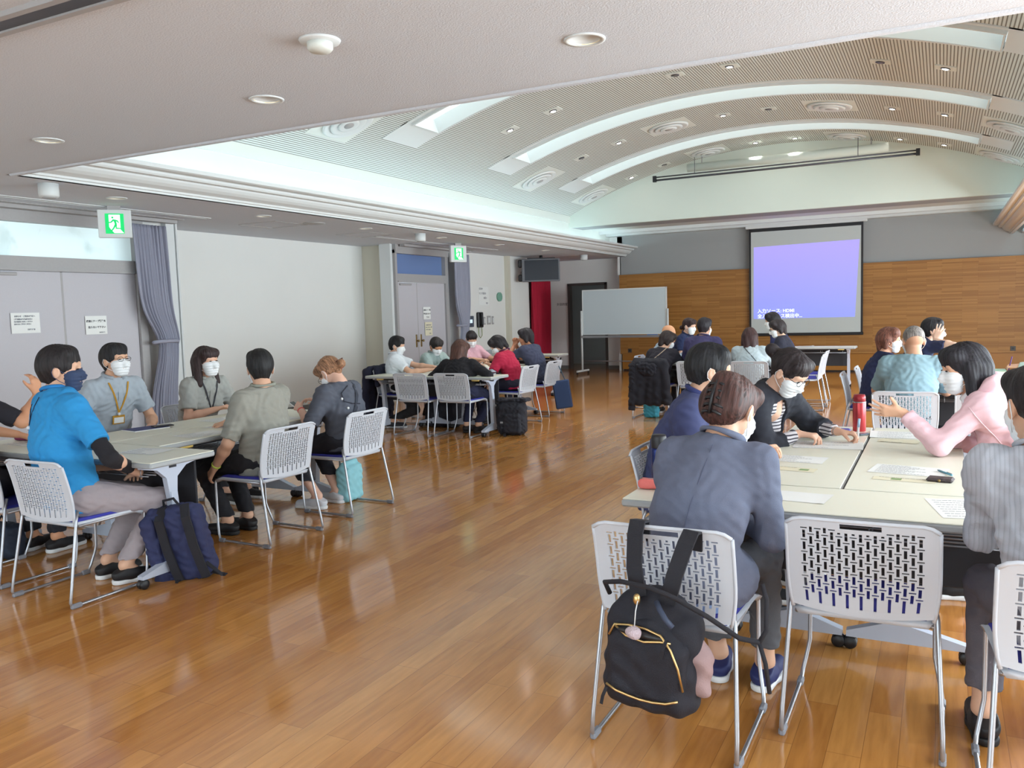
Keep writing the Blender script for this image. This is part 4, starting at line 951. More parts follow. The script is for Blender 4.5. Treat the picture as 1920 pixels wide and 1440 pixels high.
def hair_groups(style, bangs=0.0):
    cap = [El((0, -0.014, 0.036), (0.087, 0.107, 0.099))]
    face = El((0, 0.125, -0.052+0.0), (0.080, 0.088, 0.100-bangs)); faceb = El((0, 0.135, -0.02), (0.062, 0.06, 0.060-bangs))
    ear = [El((s*0.095, 0.010, -0.040), (0.030, 0.034, 0.050)) for s in (-1, 1)]
    if style == 'short': return [Grp(cap+[Rc((0, -0.050, 0), (0, -0.050, -0.065), 0.062, 0.046), Rc((-0.045, 0.040, 0.086), (0.045, 0.044, 0.084), 0.032, 0.030)], 0.03, [((0, 0, -0.085), (0, -0.3, -1))], [face]+ear, 0.012)]
    if style == 'shaggy': return [Grp(cap+[Rc((0, -0.07, 0), (0, -0.075, -0.075), 0.055, 0.040), Rc((-0.05, 0.045, 0.08), (0.05, 0.05, 0.08), 0.042, 0.040), Rc((-0.07, -0.02, 0.0), (-0.07, -0.03, -0.06), 0.032, 0.022), Rc((0.07, -0.02, 0.0), (0.07, -0.03, -0.06), 0.032, 0.022)], 0.03, [((0, 0, -0.11), (0, 0, -1))], [face, El((0.1, 0.03, -0.05), (0.03, 0.03, 0.04)), El((-0.1, 0.03, -0.05), (0.03, 0.03, 0.04))], 0.012)]
    if style == 'bob': return [Grp(cap+[Rc((-0.068, -0.01, 0.02), (-0.078, -0.005, -0.105), 0.034, 0.030), Rc((0.068, -0.01, 0.02), (0.078, -0.005, -0.105), 0.034, 0.030), Rc((-0.03, -0.065, 0.0), (-0.035, -0.075, -0.13), 0.06, 0.042), Rc((0.03, -0.065, 0.0), (0.035, -0.075, -0.13), 0.06, 0.042), Rc((-0.05, 0.055, 0.07), (0.05, 0.055, 0.07), 0.038, 0.038)], 0.03, (), [face], 0.012)]
    if style == 'long': return [Grp(cap+[Rc((-0.070, -0.015, 0.02), (-0.088, -0.01, -0.17), 0.034, 0.034), Rc((0.070, -0.015, 0.02), (0.088, -0.01, -0.17), 0.034, 0.034), Rc((-0.03, -0.065, 0.0), (-0.035, -0.085, -0.20), 0.055, 0.035), Rc((0.03, -0.065, 0.0), (0.035, -0.085, -0.20), 0.055, 0.035), Rc((-0.05, 0.055, 0.07), (0.05, 0.055, 0.07), 0.036, 0.036)], 0.03, (), [face], 0.012)]
    if style in ('bun', 'updo', 'low'):
        ex = {'bun': [Rc((0, -0.10, 0.035), (0, -0.142, 0.040), 0.030, 0.036), El((0.018, -0.155, 0.05), (0.025, 0.025, 0.025))], 'updo': [Rc((-0.01, -0.075, -0.03), (0.0, -0.085, 0.07), 0.052, 0.045), Rc((0.02, -0.10, 0.04), (0.01, -0.10, -0.02), 0.035, 0.030), El((-0.035, -0.07, 0.0), (0.05, 0.05, 0.065)), El((0.035, -0.07, 0.0), (0.055, 0.055, 0.075))],
              'low': [Rc((0, -0.085, -0.02), (0, -0.128, -0.035), 0.030, 0.034)]}[style]
        return [Grp([El((0, -0.012, 0.036), (0.083, 0.104, 0.095)), Rc((0, -0.06, 0), (0, -0.062, -0.05), 0.046, 0.026), Rc((-0.045, 0.05, 0.075), (0.045, 0.055, 0.075), 0.036, 0.036)]+ex, 0.025, (), [face]+ear, 0.012)]
    if style == 'buzz': return [Grp([El((0, -0.012, 0.034), (0.0785, 0.0975, 0.0865))], 0.01, [((0, 0, -0.03), (0, -0.6, -1)), ((0, 0.05, 0), (0, 1, -0.6))], [face]+ear, 0.01)]
_tmpl = {}
def mask_mesh(m, key):
    if key in _tmpl: return _tmpl[key]
    g = [Grp([Rc((-0.026, 0.052, -0.034), (0.026, 0.052, -0.034), 0.046, 0.046), Rc((-0.016, 0.050, -0.080), (0.016, 0.050, -0.080), 0.040, 0.040), Rc((0, 0.088, -0.012), (0, 0.102, -0.036), 0.018, 0.020)], 0.018, [((0, 0.026, 0), (0, -1, 0.0)), ((0, 0, 0.004), (0, -0.25, 1))])]
    v, f = mesh_field(g, 0.0035, k=0.005); v[:, 1] += 0.0022*np.sin(v[:, 2]*330)
    me = np_mesh('face_mask', v, f, m); _tmpl[key] = me; return me
def loop_mesh(m, key):
    if key in _tmpl: return _tmpl[key]
    mb = MB()
    for s in (1,): mb.tube([(s*0.062, 0.045, -0.026), (s*0.074, 0.02, -0.006), (s*0.086, -0.012, 0.016), (s*0.088, -0.022, -0.006), (s*0.083, -0.018, -0.03), (s*0.074, 0.01, -0.055), (s*0.058, 0.042, -0.078)], 0.0016, 5)
    o = mb.build('ear_loops', m); me = o.data; bpy.data.objects.remove(o); _tmpl[key] = me; return me
def glasses_mesh():
    if 'gl' in _tmpl: return _tmpl['gl']
    mb = MB()
    for s in (-1, 1):
        mb.tube([(s*0.031+0.025*cos(a), 0.103-0.004*abs(cos(a)), 0.003+0.017*sin(a)) for a in np.linspace(0, 2*pi, 17)[:-1]], 0.0016, 6, closed=True)
        mb.tube([(s*0.056, 0.099, 0.006), (s*0.072, 0.085, 0.008), (s*0.080, 0.0, 0.008)], 0.0016, 6)
    mb.tube([(-0.007, 0.103, 0.006), (0.007, 0.103, 0.006)], 0.0016, 6)
    o = mb.build('glasses', M_dark); me = o.data; bpy.data.objects.remove(o); _tmpl['gl'] = me; return me
def eye_mesh(kind):
    if kind in _tmpl: return _tmpl[kind]
    mb = MB()
    if kind == 'eye': mb.ellip((0, 0, 0), (0.0125, 0.004, 0.0042), 12, 8)
    else: mb.tube([(-0.013, 0.0, -0.002), (-0.004, 0.0, 0.001), (0.006, -0.003, 0.001), (0.014, -0.012, -0.002)], [0.002, 0.0028, 0.0026, 0.0015], 6)
    o = mb.build(kind, M_eye if kind == 'eye' else M_brow); me = o.data; bpy.data.objects.remove(o); _tmpl[kind] = me; return me
def shoe_mesh(kind, c):
    key = ('shoe', kind, c)
    if key in _tmpl: return _tmpl[key]
    up = [Grp([Rc((0, -0.055, 0.050), (0, 0.01, 0.050), 0.038, 0.036), Rc((0, 0.0, 0.040), (0.0, 0.145, 0.030), 0.040, 0.034), Rc((0, -0.045, 0.06), (0, -0.03, 0.085), 0.036, 0.035)], 0.03, [((0, 0, 0.018), (0, 0, -1)), ((0, 0, 0.098), (0, -0.4, 1))])]
    so = [Grp([Rc((0, -0.055, 0.016), (0.0, 0.05, 0.016), 0.041, 0.040), Rc((0, 0.05, 0.016), (0.002, 0.150, 0.016), 0.043, 0.036)], 0.02, [((0, 0, 0.0), (0, 0, -1)), ((0, 0, 0.026), (0, 0, 1))])]
    v, f = mesh_field(up, 0.0055); a = np_mesh('shoe', v, f, mat('shoe_%d_%d_%d' % c, C8(*c), 0.6, bump=(400, 0.15)))
    v, f = mesh_field(so, 0.0055); b = np_mesh('sole', v, f, M_sole if kind == 'w' else M_soleb); _tmpl[key] = (a, b); return a, b

def ik(S, W_, l1, l2, pole):
    S, W_ = A3(*S), A3(*W_); d = W_-S; L = float(np.linalg.norm(d)); mx = (l1+l2)*0.985
    if L > mx: W_ = S+d/L*mx; d = W_-S; L = mx
    L = max(L, abs(l1-l2)+0.02); u = d/np.linalg.norm(d); a = (l1*l1-l2*l2+L*L)/(2*L); hh = sqrt(max(l1*l1-a*a, 1e-6)); p = A3(*pole); p = nrm(p-u*float(p@u)); return S+u*a+p*hh, W_
def hand_groups(Wr, d, n, side, curl=0.5, spread=0.0, thumb=0.3, s=1.0, point=False):
    """Wr wrist, d finger direction, n palm normal; thumb sits on the side d x n * side"""
    Wr = A3(*Wr); d = nrm(d); n = A3(*n); n = nrm(n-d*float(n@d)); t = np.cross(d, n)*side
    kn = [(0.090, 0.028), (0.093, 0.009), (0.088, -0.010), (0.080, -0.027)]; P = []; fg = []
    for q, (a, b) in enumerate(kn): P.append(Rc(Wr+d*0.012*s+t*b*0.55*s, Wr+d*a*s+t*b*s, 0.014*s, 0.0105*s))
    P.append(Rc(Wr+d*0.02*s+t*0.018*s+n*0.006*s, Wr+d*0.05*s+t*0.030*s+n*0.008*s, 0.013*s, 0.012*s))
    for q, (a, b) in enumerate(kn):
        L = (0.072, 0.080, 0.075, 0.060)[q]*s; p = Wr+d*a*s+t*b*s; dd = nrm(d+t*(0.30, 0.08, -0.12, -0.34)[q]*spread)
        c_ = 0.06 if (point and q == 0) else curl; ang = 0.0; r = 0.0088*s
        for sg, fr in enumerate((0.44, 0.31, 0.25)):
            ang += c_*(1.0, 1.15, 0.7)[sg]*(1+0.08*q); e = p+(dd*cos(ang)+n*sin(ang))*L*fr; fg.append(Rc(p, e, r, r*0.90)); p = e; r *= 0.90
    p = Wr+d*0.032*s+t*0.030*s+n*0.006*s; v = nrm(d*(0.75-0.3*spread)+t*(0.45+0.5*spread)+n*thumb); v2 = nrm(v+d*0.25+n*thumb*0.5-t*0.15*(1-spread))
    fg += [Rc(p-v*0.01, p+v*0.040*s, 0.0135*s, 0.0105*s), Rc(p+v*0.040*s, p+v*0.040*s+v2*0.032*s, 0.0105*s, 0.0085*s)]
    return [Grp(P, 0.012*s), Grp(fg, 0.003)]

def person(label, hip, face, head, hy, pitch=0.0, roll=0.0, h=0.009, sex='m', w=1.0, top=(120, 120, 130), sleeve='short', pants=(40, 42, 52), shoe=('w', (30, 30, 34)), hair=('short', (26, 24, 26), 0.0),
           R=None, L=None, poleR=(0.6, -0.5, -0.6), poleL=(-0.6, -0.5, -0.6), hr=None, hl=None, feet=((0.10, 0.42), (-0.10, 0.42)), mask='w', glasses=False, skinc=(214, 168, 140), collar=True, kind='', wr=0.0030,
           cuff=0.13, eyes=False, group='seated participants', hs=1.0, al=1.0, under=None, slouch=0.03, hipz=0.53, hem=0.46, flare=0, vneck=0):
    """hip (x,y) world; face/hy headings in degrees (0=+y, 90=-x); head = world point; hands R/L local (x right, y forward)"""
    a = radians(face); ca, sa = cos(a), sin(a); root = thing('person', label, 'person', (hip[0], hip[1], 0), a, group)
    dx, dy = head[0]-hip[0], head[1]-hip[1]; Hc = A3(dx*ca+dy*sa, -dx*sa+dy*ca, head[2]); H = A3(0, 0, hipz)
    hv = radians(hy-face); pt = radians(pitch); Rh = Matrix.Rotation(hv, 3, 'Z') @ Matrix.Rotation(-pt, 3, 'X') @ Matrix.Rotation(radians(roll), 3, 'Y')
    B = np.array([[Rh[j][i] for j in range(3)] for i in range(3)], dtype=F4)      # rows: head axes
    HT = lambda p: Hc+(B.T@A3(*p))*hs
    hm = Matrix(((Rh[0][0]*hs, Rh[0][1]*hs, Rh[0][2]*hs, Hc[0]), (Rh[1][0]*hs, Rh[1][1]*hs, Rh[1][2]*hs, Hc[1]), (Rh[2][0]*hs, Rh[2][1]*hs, Rh[2][2]*hs, Hc[2]), (0, 0, 0, 1)))
    f = 0.93 if sex == 'f' else 1.0
    hb = HT((0, -0.025, -0.075)); sp = nrm(Hc-H); N = hb-nrm(sp+A3(0, -0.1, 0.9))*0.055*f-A3(0, 0.014, 0)
    s = nrm(N-H); M = (H+N)/2-A3(0, slouch, 0); SW = 0.158*f*w; Bs = basis(s)
    sh = {1: N-s*0.055+A3(1, 0, 0)*SW, -1: N-s*0.055-A3(1, 0, 0)*SW}
    tw = 0.0
    if R is None: R = (0.14, 0.40, 0.76)
    if L is None: L = (-0.14, 0.40, 0.76)
    arm = {}
    for sg, W_, pl in ((1, R, poleR), (-1, L, poleL)):
        fw_ = A3(*W_)-sh[sg]; sh[sg] = sh[sg]+nrm(fw_)*0.02; E_, W2 = ik(sh[sg], W_, 0.275*f*al, 0.235*f*al, pl); arm[sg] = (sh[sg], E_, W2)
    leg = {}
    for sg, ft in ((1, feet[0]), (-1, feet[1])):
        hj = H+A3(sg*0.085*w, 0.02, -0.01); an = A3(ft[0], ft[1], 0.10); K, an = ik(hj, an, 0.41, 0.40, (sg*0.12, 0.6, 0.8)); leg[sg] = (hj, K, an)
    # ---------------- body: one continuous skin surface
    G = head_groups(HT, B, hs)
    G.append(Grp([Rc(HT((0, -0.02, -0.06)), N+s*0.005, 0.052*f, 0.058*f), Rc(N, N-s*0.03, 0.052, 0.055)], 0.03))
    G.append(Grp([Rc(H, M, 0.115*w, 0.115*w, Bs, (1, 0.66, 1)), Rc(M, N-s*0.14, 0.115*w, 0.125*w, Bs, (1, 0.62, 1)), Rc(sh[-1]-s*0.01, sh[1]-s*0.01, 0.032, 0.032)], 0.03))
    if vneck: G.append(Grp([Rc(N, N-s*0.13+A3(0, 0.045, 0), 0.055, 0.078)], 0.02))
    for sg in (1, -1):
        S_, E_, W2 = arm[sg]; fd = nrm(W2-E_); hh = (hr if sg == 1 else hl) or {}
        d = nrm(hh.get('d', tuple(fd))); n_ = hh.get('n', (0, 0, -1))
        G.append(Grp([Rc(S_, E_, 0.042*f, 0.037*f), Rc(E_, E_+fd*0.08, 0.037*f, 0.038*f), Rc(E_+fd*0.08, W2, 0.038*f, 0.025*f, None, None)], 0.02))
        if not hh.get('hide'): G += hand_groups(W2+d*0.005, d, n_, sg, hh.get('curl', 0.45), hh.get('spread', 0.1), hh.get('thumb', 0.3), 0.97*f, hh.get('point', False))
        hj, K, an = leg[sg]; G.append(Grp([Rc(hj, K, 0.068, 0.05), Rc(K, an, 0.048, 0.034), Rc(an, an+A3(0, 0.06, -0.05), 0.032, 0.028)], 0.02))
    body = sdf_obj('body', G, h, skin(skinc), root, k=0.012)
    # ---------------- garments
    g = 0.014; bell = 1.0
    tor = [Rc(H+A3(0, -0.015, -0.02), M, 0.158*w+g*0.5, 0.140*w+g*0.5, Bs, (1, 0.74, 1)), Rc(M, N-s*0.14, 0.142*w+g*0.5, 0.152*w*f+g*0.5, Bs, (1, 0.70, 1)), Rc(sh[-1]+s*0.0, sh[1], 0.052, 0.052), Rc(sh[-1]-s*0.06, sh[1]-s*0.06, 0.062, 0.062), Rc(N-s*0.035, N-s*0.06, 0.062, 0.09),
           Rc(N-s*0.02, sh[1]+s*0.005, 0.048, 0.044), Rc(N-s*0.02, sh[-1]+s*0.005, 0.048, 0.044)]
    if sex == 'f': tor += [El(N-s*0.21+Bs[1]*0.085*(-1 if Bs[1][1] < 0 else 1)+A3(q*0.07, 0, 0), (0.062, 0.055, 0.062)) for q in (-1, 1)]
    if flare: tor += [El(H+A3(0.03, 0.03, -0.02), (0.20*flare, 0.19*flare, 0.11)), El(H+A3(0.10, 0.05, -0.02), (0.14*flare, 0.19*flare, 0.10))]
    fv = nrm(np.cross(s, A3(1, 0, 0))); fv = fv if fv[1] > 0 else -fv
    TG = [Grp(tor, 0.05, [((0, 0, hem), (0, 0, -1)), (tuple(N+s*0.022), tuple(s))], [El(N-s*0.02+fv*0.10, (0.034, 0.080, 0.085))] if vneck else ())]
    for sg in (1, -1):
        S_, E_, W2 = arm[sg]; u = nrm(E_-S_); v = nrm(W2-E_)
        if sleeve == 'short': q = S_+u*0.19; TG.append(Grp([Rc(S_-u*0.01, S_+u*0.30, 0.062*w, 0.062)], 0.02, [(tuple(q), tuple(u))]))
        elif sleeve == 'elbow': q = S_+u*0.245; TG.append(Grp([Rc(S_-u*0.01, S_+u*0.33, 0.060*w, 0.056)], 0.02, [(tuple(q), tuple(u))]))
        elif sleeve == 'long' or sleeve == '34':
            q = E_+v*(0.215 if sleeve == 'long' else 0.13)*f; TG.append(Grp([Rc(S_-u*0.01, E_, 0.060*w, 0.052*f)], 0.02)); TG.append(Grp([Rc(E_, E_+v*0.26, 0.052*f, 0.036)], 0.02, [(tuple(q), tuple(v))]))
    topo = sdf_obj('shirt' if kind != 'jacket' else 'jacket', TG, h, cloth(top, kind if kind in ('pin', 'stripe') else ''), root, k=0.03, wrinkle=wr, seed=int(abs(hip[0]*100)) % 17)
    if under:
        for sg in (1, -1):
            S_, E_, W2 = arm[sg]; v = nrm(W2-E_); u = nrm(E_-S_); q = E_+v*(0.20 if under[1] == 'long' else 0.12); sdf_obj('undershirt_sleeve', [Grp([Rc(S_+u*0.16, E_, 0.046*f, 0.044*f), Rc(E_, E_+v*0.25, 0.044*f, 0.034*f)], 0.015, [(tuple(q), tuple(v))])], h, cloth(under[0], under[2] if len(under) > 2 else ''), root, wrinkle=0.002)
    pel = [El(H+A3(0, -0.02, -0.005), (0.175*w, 0.125, 0.105)), El(H+A3(0, 0.02, -0.01), (0.16*w, 0.12, 0.09))]; PG = [Grp(pel, 0.04)]
    for sg in (1, -1):
        hj, K, an = leg[sg]; v = nrm(an-K); PG.append(Grp([Rc(hj, K, 0.083*w, 0.064), Rc(K, an+v*0.1, 0.062, 0.052)], 0.03, [((0, 0, cuff), (0, 0, -1))]))
    sdf_obj('trousers', PG, h, cloth(pants), root, k=0.035, wrinkle=0.003, seed=3)
    # ---------------- shoes
    for sg in (1, -1):
        an = leg[sg][2]; me1, me2 = shoe_mesh(*shoe); so = bpy.data.objects.new('shoe', me1); COL.objects.link(so); so.parent = root; so.location = (float(an[0]), float(an[1])+0.02, 0.0); so.rotation_euler = (0, 0, -sg*0.12)
        s2 = bpy.data.objects.new('sole', me2); COL.objects.link(s2); s2.parent = so
    # ---------------- head gear
    if hair[0] != 'bald':
        v, fc = mesh_field(hair_groups(hair[0], hair[2] if len(hair) > 2 else 0.0), 0.0045 if h < 0.008 else 0.006, k=0.01)
        an_ = np.arctan2(v[:, 0], -v[:, 1]); rr = 1+0.008*np.sin(an_*37+v[:, 2]*22)+0.012*np.sin(an_*11+v[:, 2]*30+1); ctr = np.array([0, -0.01, 0.0]); keep = v[:, 2:3].copy()
        if hair[0] not in ('buzz',): v = ctr+(v-ctr)*rr[:, None]
        ho = bpy.data.objects.new('hair', np_mesh('hair', v, fc, hairmat(hair[1]))); COL.objects.link(ho); ho.parent = root; ho.matrix_local = hm
    def hang(me, name, par=root, m4=None):
        o = bpy.data.objects.new(name, me); COL.objects.link(o); o.parent = par
        if m4 is not None: o.matrix_local = m4
        return o
    if mask:
        mm_ = M_mask if mask == 'w' else M_maskn; mk = hang(mask_mesh(mm_, 'mask'+mask), 'face_mask', root, hm); hang(loop_mesh(mm_, 'loop'+mask), 'ear_loop', mk); hang(loop_mesh(mm_, 'loop'+mask), 'ear_loop', mk, Matrix.Diagonal((-1, 1, 1, 1)))
    if glasses: hang(glasses_mesh(), 'glasses', root, hm)
    if eyes or h < 0.0085:
        for sg in (-1, 1):
            hang(eye_mesh('eye'), 'eye', root, hm @ Matrix.Translation((sg*0.031, 0.0895, 0.003))); hang(eye_mesh('brow'), 'eyebrow', root, hm @ Matrix.Translation((sg*0.029, 0.086, 0.026)) @ Matrix.Diagonal((sg, 1, 1, 1)))
    if collar:
        x_ = Bs[0]; y_ = Bs[1]; c = N+s*0.030
        if hair[0]: 
            mb = MB(); mb.tube([tuple(c+x_*0.072*sin(t)-y_*0.068*cos(t)-s*0.022*(1-cos(t))*0.5+s*0.008) for t in np.linspace(-2.7, 2.7, 22)], [0.006+0.010*abs(sin(t/2+0.3)) for t in np.linspace(-2.7, 2.7, 22)], 8); mb.build('collar', cloth(collar if isinstance(collar, tuple) else tuple(int(q*0.96) for q in top)), root)
    return dict(root=root, TG=TG, N=N, s=s, H=H, M=M, arm=arm, leg=leg, Hc=Hc, HT=HT, hm=hm, Bs=Bs, body=body, top=topo)
def on_torso(P, o, d, lift=0.003):
    """march from point o along d until the garment is met (local frame)"""
    o = A3(*o); d = nrm(d); t = 0.0
    for _ in range(40):
        q = float(field(P['TG'], (o+d*t)[None, :], 0.03)[0])
        if q < 0.0015: break
        t += max(q*0.8, 0.001)
        if t > 0.6: break
    return tuple(o+d*(t-lift))
def lanyard(P, col, badge=(60, 90), drop=0.30, side=0.0, w=0.012, dark=False):
    """ribbon round the neck with a card; anchored on the chest"""
    N, s, Bs = P['N'], P['s'], P['Bs']; fw_ = nrm(np.cross(s, A3(1, 0, 0))); fw_ = fw_ if fw_[1] > 0 else -fw_; x_ = A3(1, 0, 0); end = None
    m = cloth(col); ob = None
    for sg in (-1, 1):
        pts = [tuple(N-fw_*0.062+s*0.02+x_*sg*0.0), tuple(N-fw_*0.03+x_*sg*0.066+s*0.022)]
        for u in np.linspace(0.05, 1, 7):
            tgt = N-s*(drop*u-0.0)+x_*(sg*0.075*(1-u)+side*u); pts.append(on_torso(P, tgt+fw_*0.30, -fw_, 0.004))
        mb = MB(); mb.ribbon(pts, [tuple(-fw_)]+[tuple(nrm(fw_+x_*sg*0.5+s*0.5))]+[tuple(fw_)]*7, w, 0.0015); ob = mb.build('lanyard', m, P['root']); end = pts[-1]
    if badge:
        e = A3(*end); mb = MB(); Mx = frameM(tuple(e+fw_*0.006-s*0.05), tuple(x_), tuple(fw_), tuple(np.cross(x_, fw_)))
        c = MB().box(-0.045, 0.045, -0.003, 0.003, -0.033, 0.033, M=Mx, bev=0.002).build('badge_holder', m, P['root']); MB().box(-0.036, 0.036, 0.003, 0.004, -0.024, 0.018, M=Mx).build('name_card', M_paper, c)
        MB().ellip(tuple(e+fw_*0.004-s*0.008), (0.012, 0.012, 0.012), 10, 8).build('reel', M_sole, P['root'])
    return end
LONG = dict(sleeve='long')
P1 = person('woman in grey blazer seen from behind, brown hair in a clip, at nearest table', (-0.79, 2.80), 0, (-0.665, 3.00, 1.075), -18, 28, 0, h=0.0055, sex='f', w=1.02, flare=1.0, top=(98, 104, 124), sleeve='long', pants=(92, 94, 100), shoe=('w', (34, 44, 96)),
    hair=('updo', (66, 42, 38), 0.0), R=(0.17, 0.30, 0.64), L=(-0.06, 0.40, 0.74), poleR=(0.5, -0.6, -0.8), poleL=(-0.05, -0.5, -0.9), feet=((0.21, 0.36), (0.03, 0.38)), kind='jacket', collar=(104, 112, 134), cuff=0.16, hem=0.40, wr=0.0020)
P2 = person('man in navy polo shirt with short black hair, seen from behind beside the blazer', (-1.20, 4.00), -90, (-1.00, 4.05, 1.135), -68, 8, 0, h=0.006, w=1.08, top=(60, 66, 104), sleeve='short', pants=(40, 42, 56), hair=('short', (24, 24, 27), 0.0), R=(0.12, 0.40, 0.75), L=(-0.12, 0.42, 0.75), collar=(50, 58, 108), hs=1.03)
P3 = person('woman in black cardigan over striped top, writing with a pen at the right table', (-1.14, 4.74), -116, (-0.715, 4.60, 1.085), -114, 34, 0, wr=0.001, h=0.0055, sex='f', w=0.95, top=(214, 210, 214), kind='stripe', sleeve='34', pants=(50, 50, 60), hair=('bun', (38, 30, 32), 0.012), vneck=1, R=(-0.10, 0.47, 0.755), L=(-0.31, 0.57, 0.755),
    poleR=(0.8, -0.2, -0.6), poleL=(-0.8, -0.2, -0.6), under=((214, 210, 214), 'long', 'stripe'), glasses=True, collar=False, hl=dict(n=(0.3, 0, -1), curl=0.75, thumb=0.6, d=(-0.3, 0.95, -0.08)), hr=dict(n=(0, 0, -1), curl=0.6, d=(-0.4, 0.9, -0.05)), skinc=(222, 176, 150))
P4 = person('woman in pink hooded blouse with black bob, gesturing with open hand', (0.50, 4.58), 90, (0.10, 4.62, 1.105), 108, 6, 0, h=0.0055, sex='f', w=1.0, top=(228, 190, 198), sleeve='long', pants=(150, 96, 110), hair=('bob', (26, 24, 30), 0.028), L=(-0.10, 0.66, 0.90), R=(0.10, 0.44, 0.75), poleL=(-0.35, 0.1, -1),
    hl=dict(d=(-0.10, 1.0, 0.12), n=(1, -0.1, 0.55), curl=0.16, spread=1.0, thumb=-0.1), collar=(236, 236, 240), skinc=(222, 172, 142), eyes=True)
P5 = person('person in pale grey striped shirt cropped by the right edge, dark hair tied back', (0.38, 2.76), 0, (0.26, 2.90, 1.125), 20, 6, 0, h=0.0055, sex='f', w=1.10, top=(176, 180, 190), sleeve='long', pants=(96, 92, 100), shoe=('b', (22, 20, 24)), hair=('low', (30, 26, 28), 0.0), kind='pin', collar=(176, 180, 190), R=(0.16, 0.40, 0.74), L=(-0.13, 0.38, 0.70), feet=((0.02, 0.33), (-0.24, 0.30)), cuff=0.17, hem=0.44, wr=0.0032)
P6 = person('man in bright blue shirt over black sleeves, back turned, navy mask', (-4.17, 2.88), -15, (-4.30, 2.95, 1.205), -50, 0, 0, h=0.006, w=1.22, top=(40, 140, 200), sleeve='elbow', pants=(158, 148, 152), shoe=('w', (28, 28, 32)), hair=('short', (28, 24, 26), 0.0), al=1.30, R=(0.12, 0.30, 0.62), L=(-0.10, 0.26, 0.64), poleR=(1, 0.0, -0.7),
    under=((26, 24, 30), 'long'), mask='n', feet=((0.06, 0.22), (-0.13, 0.20)), hs=1.06, collar=(36, 124, 190), cuff=0.14, hr=dict(d=(-1, 0.3, -0.2), n=(0, 0, -1), curl=0.3))
P7 = person('young man with glasses, light shirt and yellow lanyard, facing the aisle', (-5.50, 4.10), -100, (-5.36, 4.10, 1.18), -88, -6, 0, h=0.0065, w=1.05, top=(170, 180, 190), sleeve='short', pants=(60, 62, 76), hair=('short', (24, 23, 26), 0.006), glasses=True, R=(0.18, 0.30, 0.66), L=(-0.16, 0.34, 0.70), skinc=(218, 170, 140), eyes=True)
P8 = person('woman with long dark hair and grey shirt before the bare white wall', (-5.50, 4.95), -95, (-5.33, 4.92, 1.115), -92, -4, 0, h=0.0065, sex='f', w=1.05, top=(164, 166, 162), sleeve='short', pants=(60, 60, 66), hair=('long', (44, 30, 30), 0.012), R=(0.10, 0.36, 0.745), L=(-0.14, 0.36, 0.745), skinc=(222, 174, 148), eyes=True)
P9 = person('man in beige grey short sleeved shirt, seen from behind, yellow wristband', (-4.03, 4.13), 90, (-3.985, 4.13, 1.125), 50, 4, 0, h=0.006, w=1.10, top=(150, 149, 140), sleeve='elbow', pants=(30, 30, 36), shoe=('b', (26, 26, 30)), hair=('short', (24, 24, 26), 0.0), L=(-0.23, 0.17, 0.50), R=(0.14, 0.42, 0.74), poleL=(-0.7, -0.9, -0.2), hl=dict(d=(0.1, 0.7, -0.7), n=(0.8, -0.3, -0.3), curl=0.3), feet=((0.10, 0.24), (-0.06, 0.26)), collar=(150, 152, 140), hem=0.40, wr=0.0032)
P10 = person('woman in dark grey shirt bending over her phone, light brown hair clipped', (-4.00, 4.98), 90, (-4.10, 4.98, 1.03), 84, 48, 0, h=0.006, sex='f', w=1.12, top=(84, 88, 100), sleeve='elbow', pants=(34, 34, 42), shoe=('w', (206, 208, 214)), hair=('low', (140, 102, 76), 0.0), L=(-0.22, 0.22, 0.78), R=(0.10, 0.30, 0.78), poleL=(-0.5, -0.8, -0.6), glasses=True, hl=dict(d=(0.5, 0.9, 0.2), n=(0.7, 0, -0.3), curl=0.5), feet=((0.13, 0.20), (-0.10, 0.20)), cuff=0.22, collar=False, skinc=(222, 178, 156))
P11 = person('person cropped by the left edge with raised forearm and black sleeve', (-5.08, 2.92), 10, (-5.30, 2.92, 1.20), 30, 0, 0, h=0.008, w=1.0, top=(34, 32, 40), sleeve='elbow', pants=(40, 40, 48), hair=('short', (30, 26, 26), 0.0), R=(0.12, 0.34, 1.02), poleR=(0.8, 0.2, -0.8), hr=dict(d=(-0.2, 0.1, 1), n=(-1, 0, 0)), skinc=(216, 156, 120))
# back left group
P12 = person('young man in white shirt with black hair at the back left table', (-6.26, 9.00), -62, (-6.33, 9.05, 1.05), -78, 10, 0, h=0.009, w=1.08, top=(224, 230, 236), sleeve='short', pants=(28, 28, 34), shoe=('w', (40, 40, 46)), hair=('short', (20, 20, 23), 0.006), R=(0.16, 0.38, 0.74), L=(-0.10, 0.42, 0.76), feet=((0.16, -0.12), (-0.05, 0.30)))
P13 = person('man in pale green cardigan, white mask, looking down before the farther doors', (-6.42, 10.0), -100, (-6.32, 9.98, 0.995), -118, 30, 0, h=0.009, w=1.02, top=(150, 166, 166), sleeve='long', pants=(50, 52, 60), hair=('short', (34, 30, 30), -0.012), skinc=(196, 140, 104), slouch=0.06, eyes=True)
P14 = person('woman in pale pink top with black hair, mostly hidden at the table end', (-6.35, 11.0), -110, (-6.33, 11.0, 1.055), -140, 28, 0, h=0.011, sex='f', top=(212, 168, 180), sleeve='elbow', hair=('low', (28, 24, 26), 0.0))
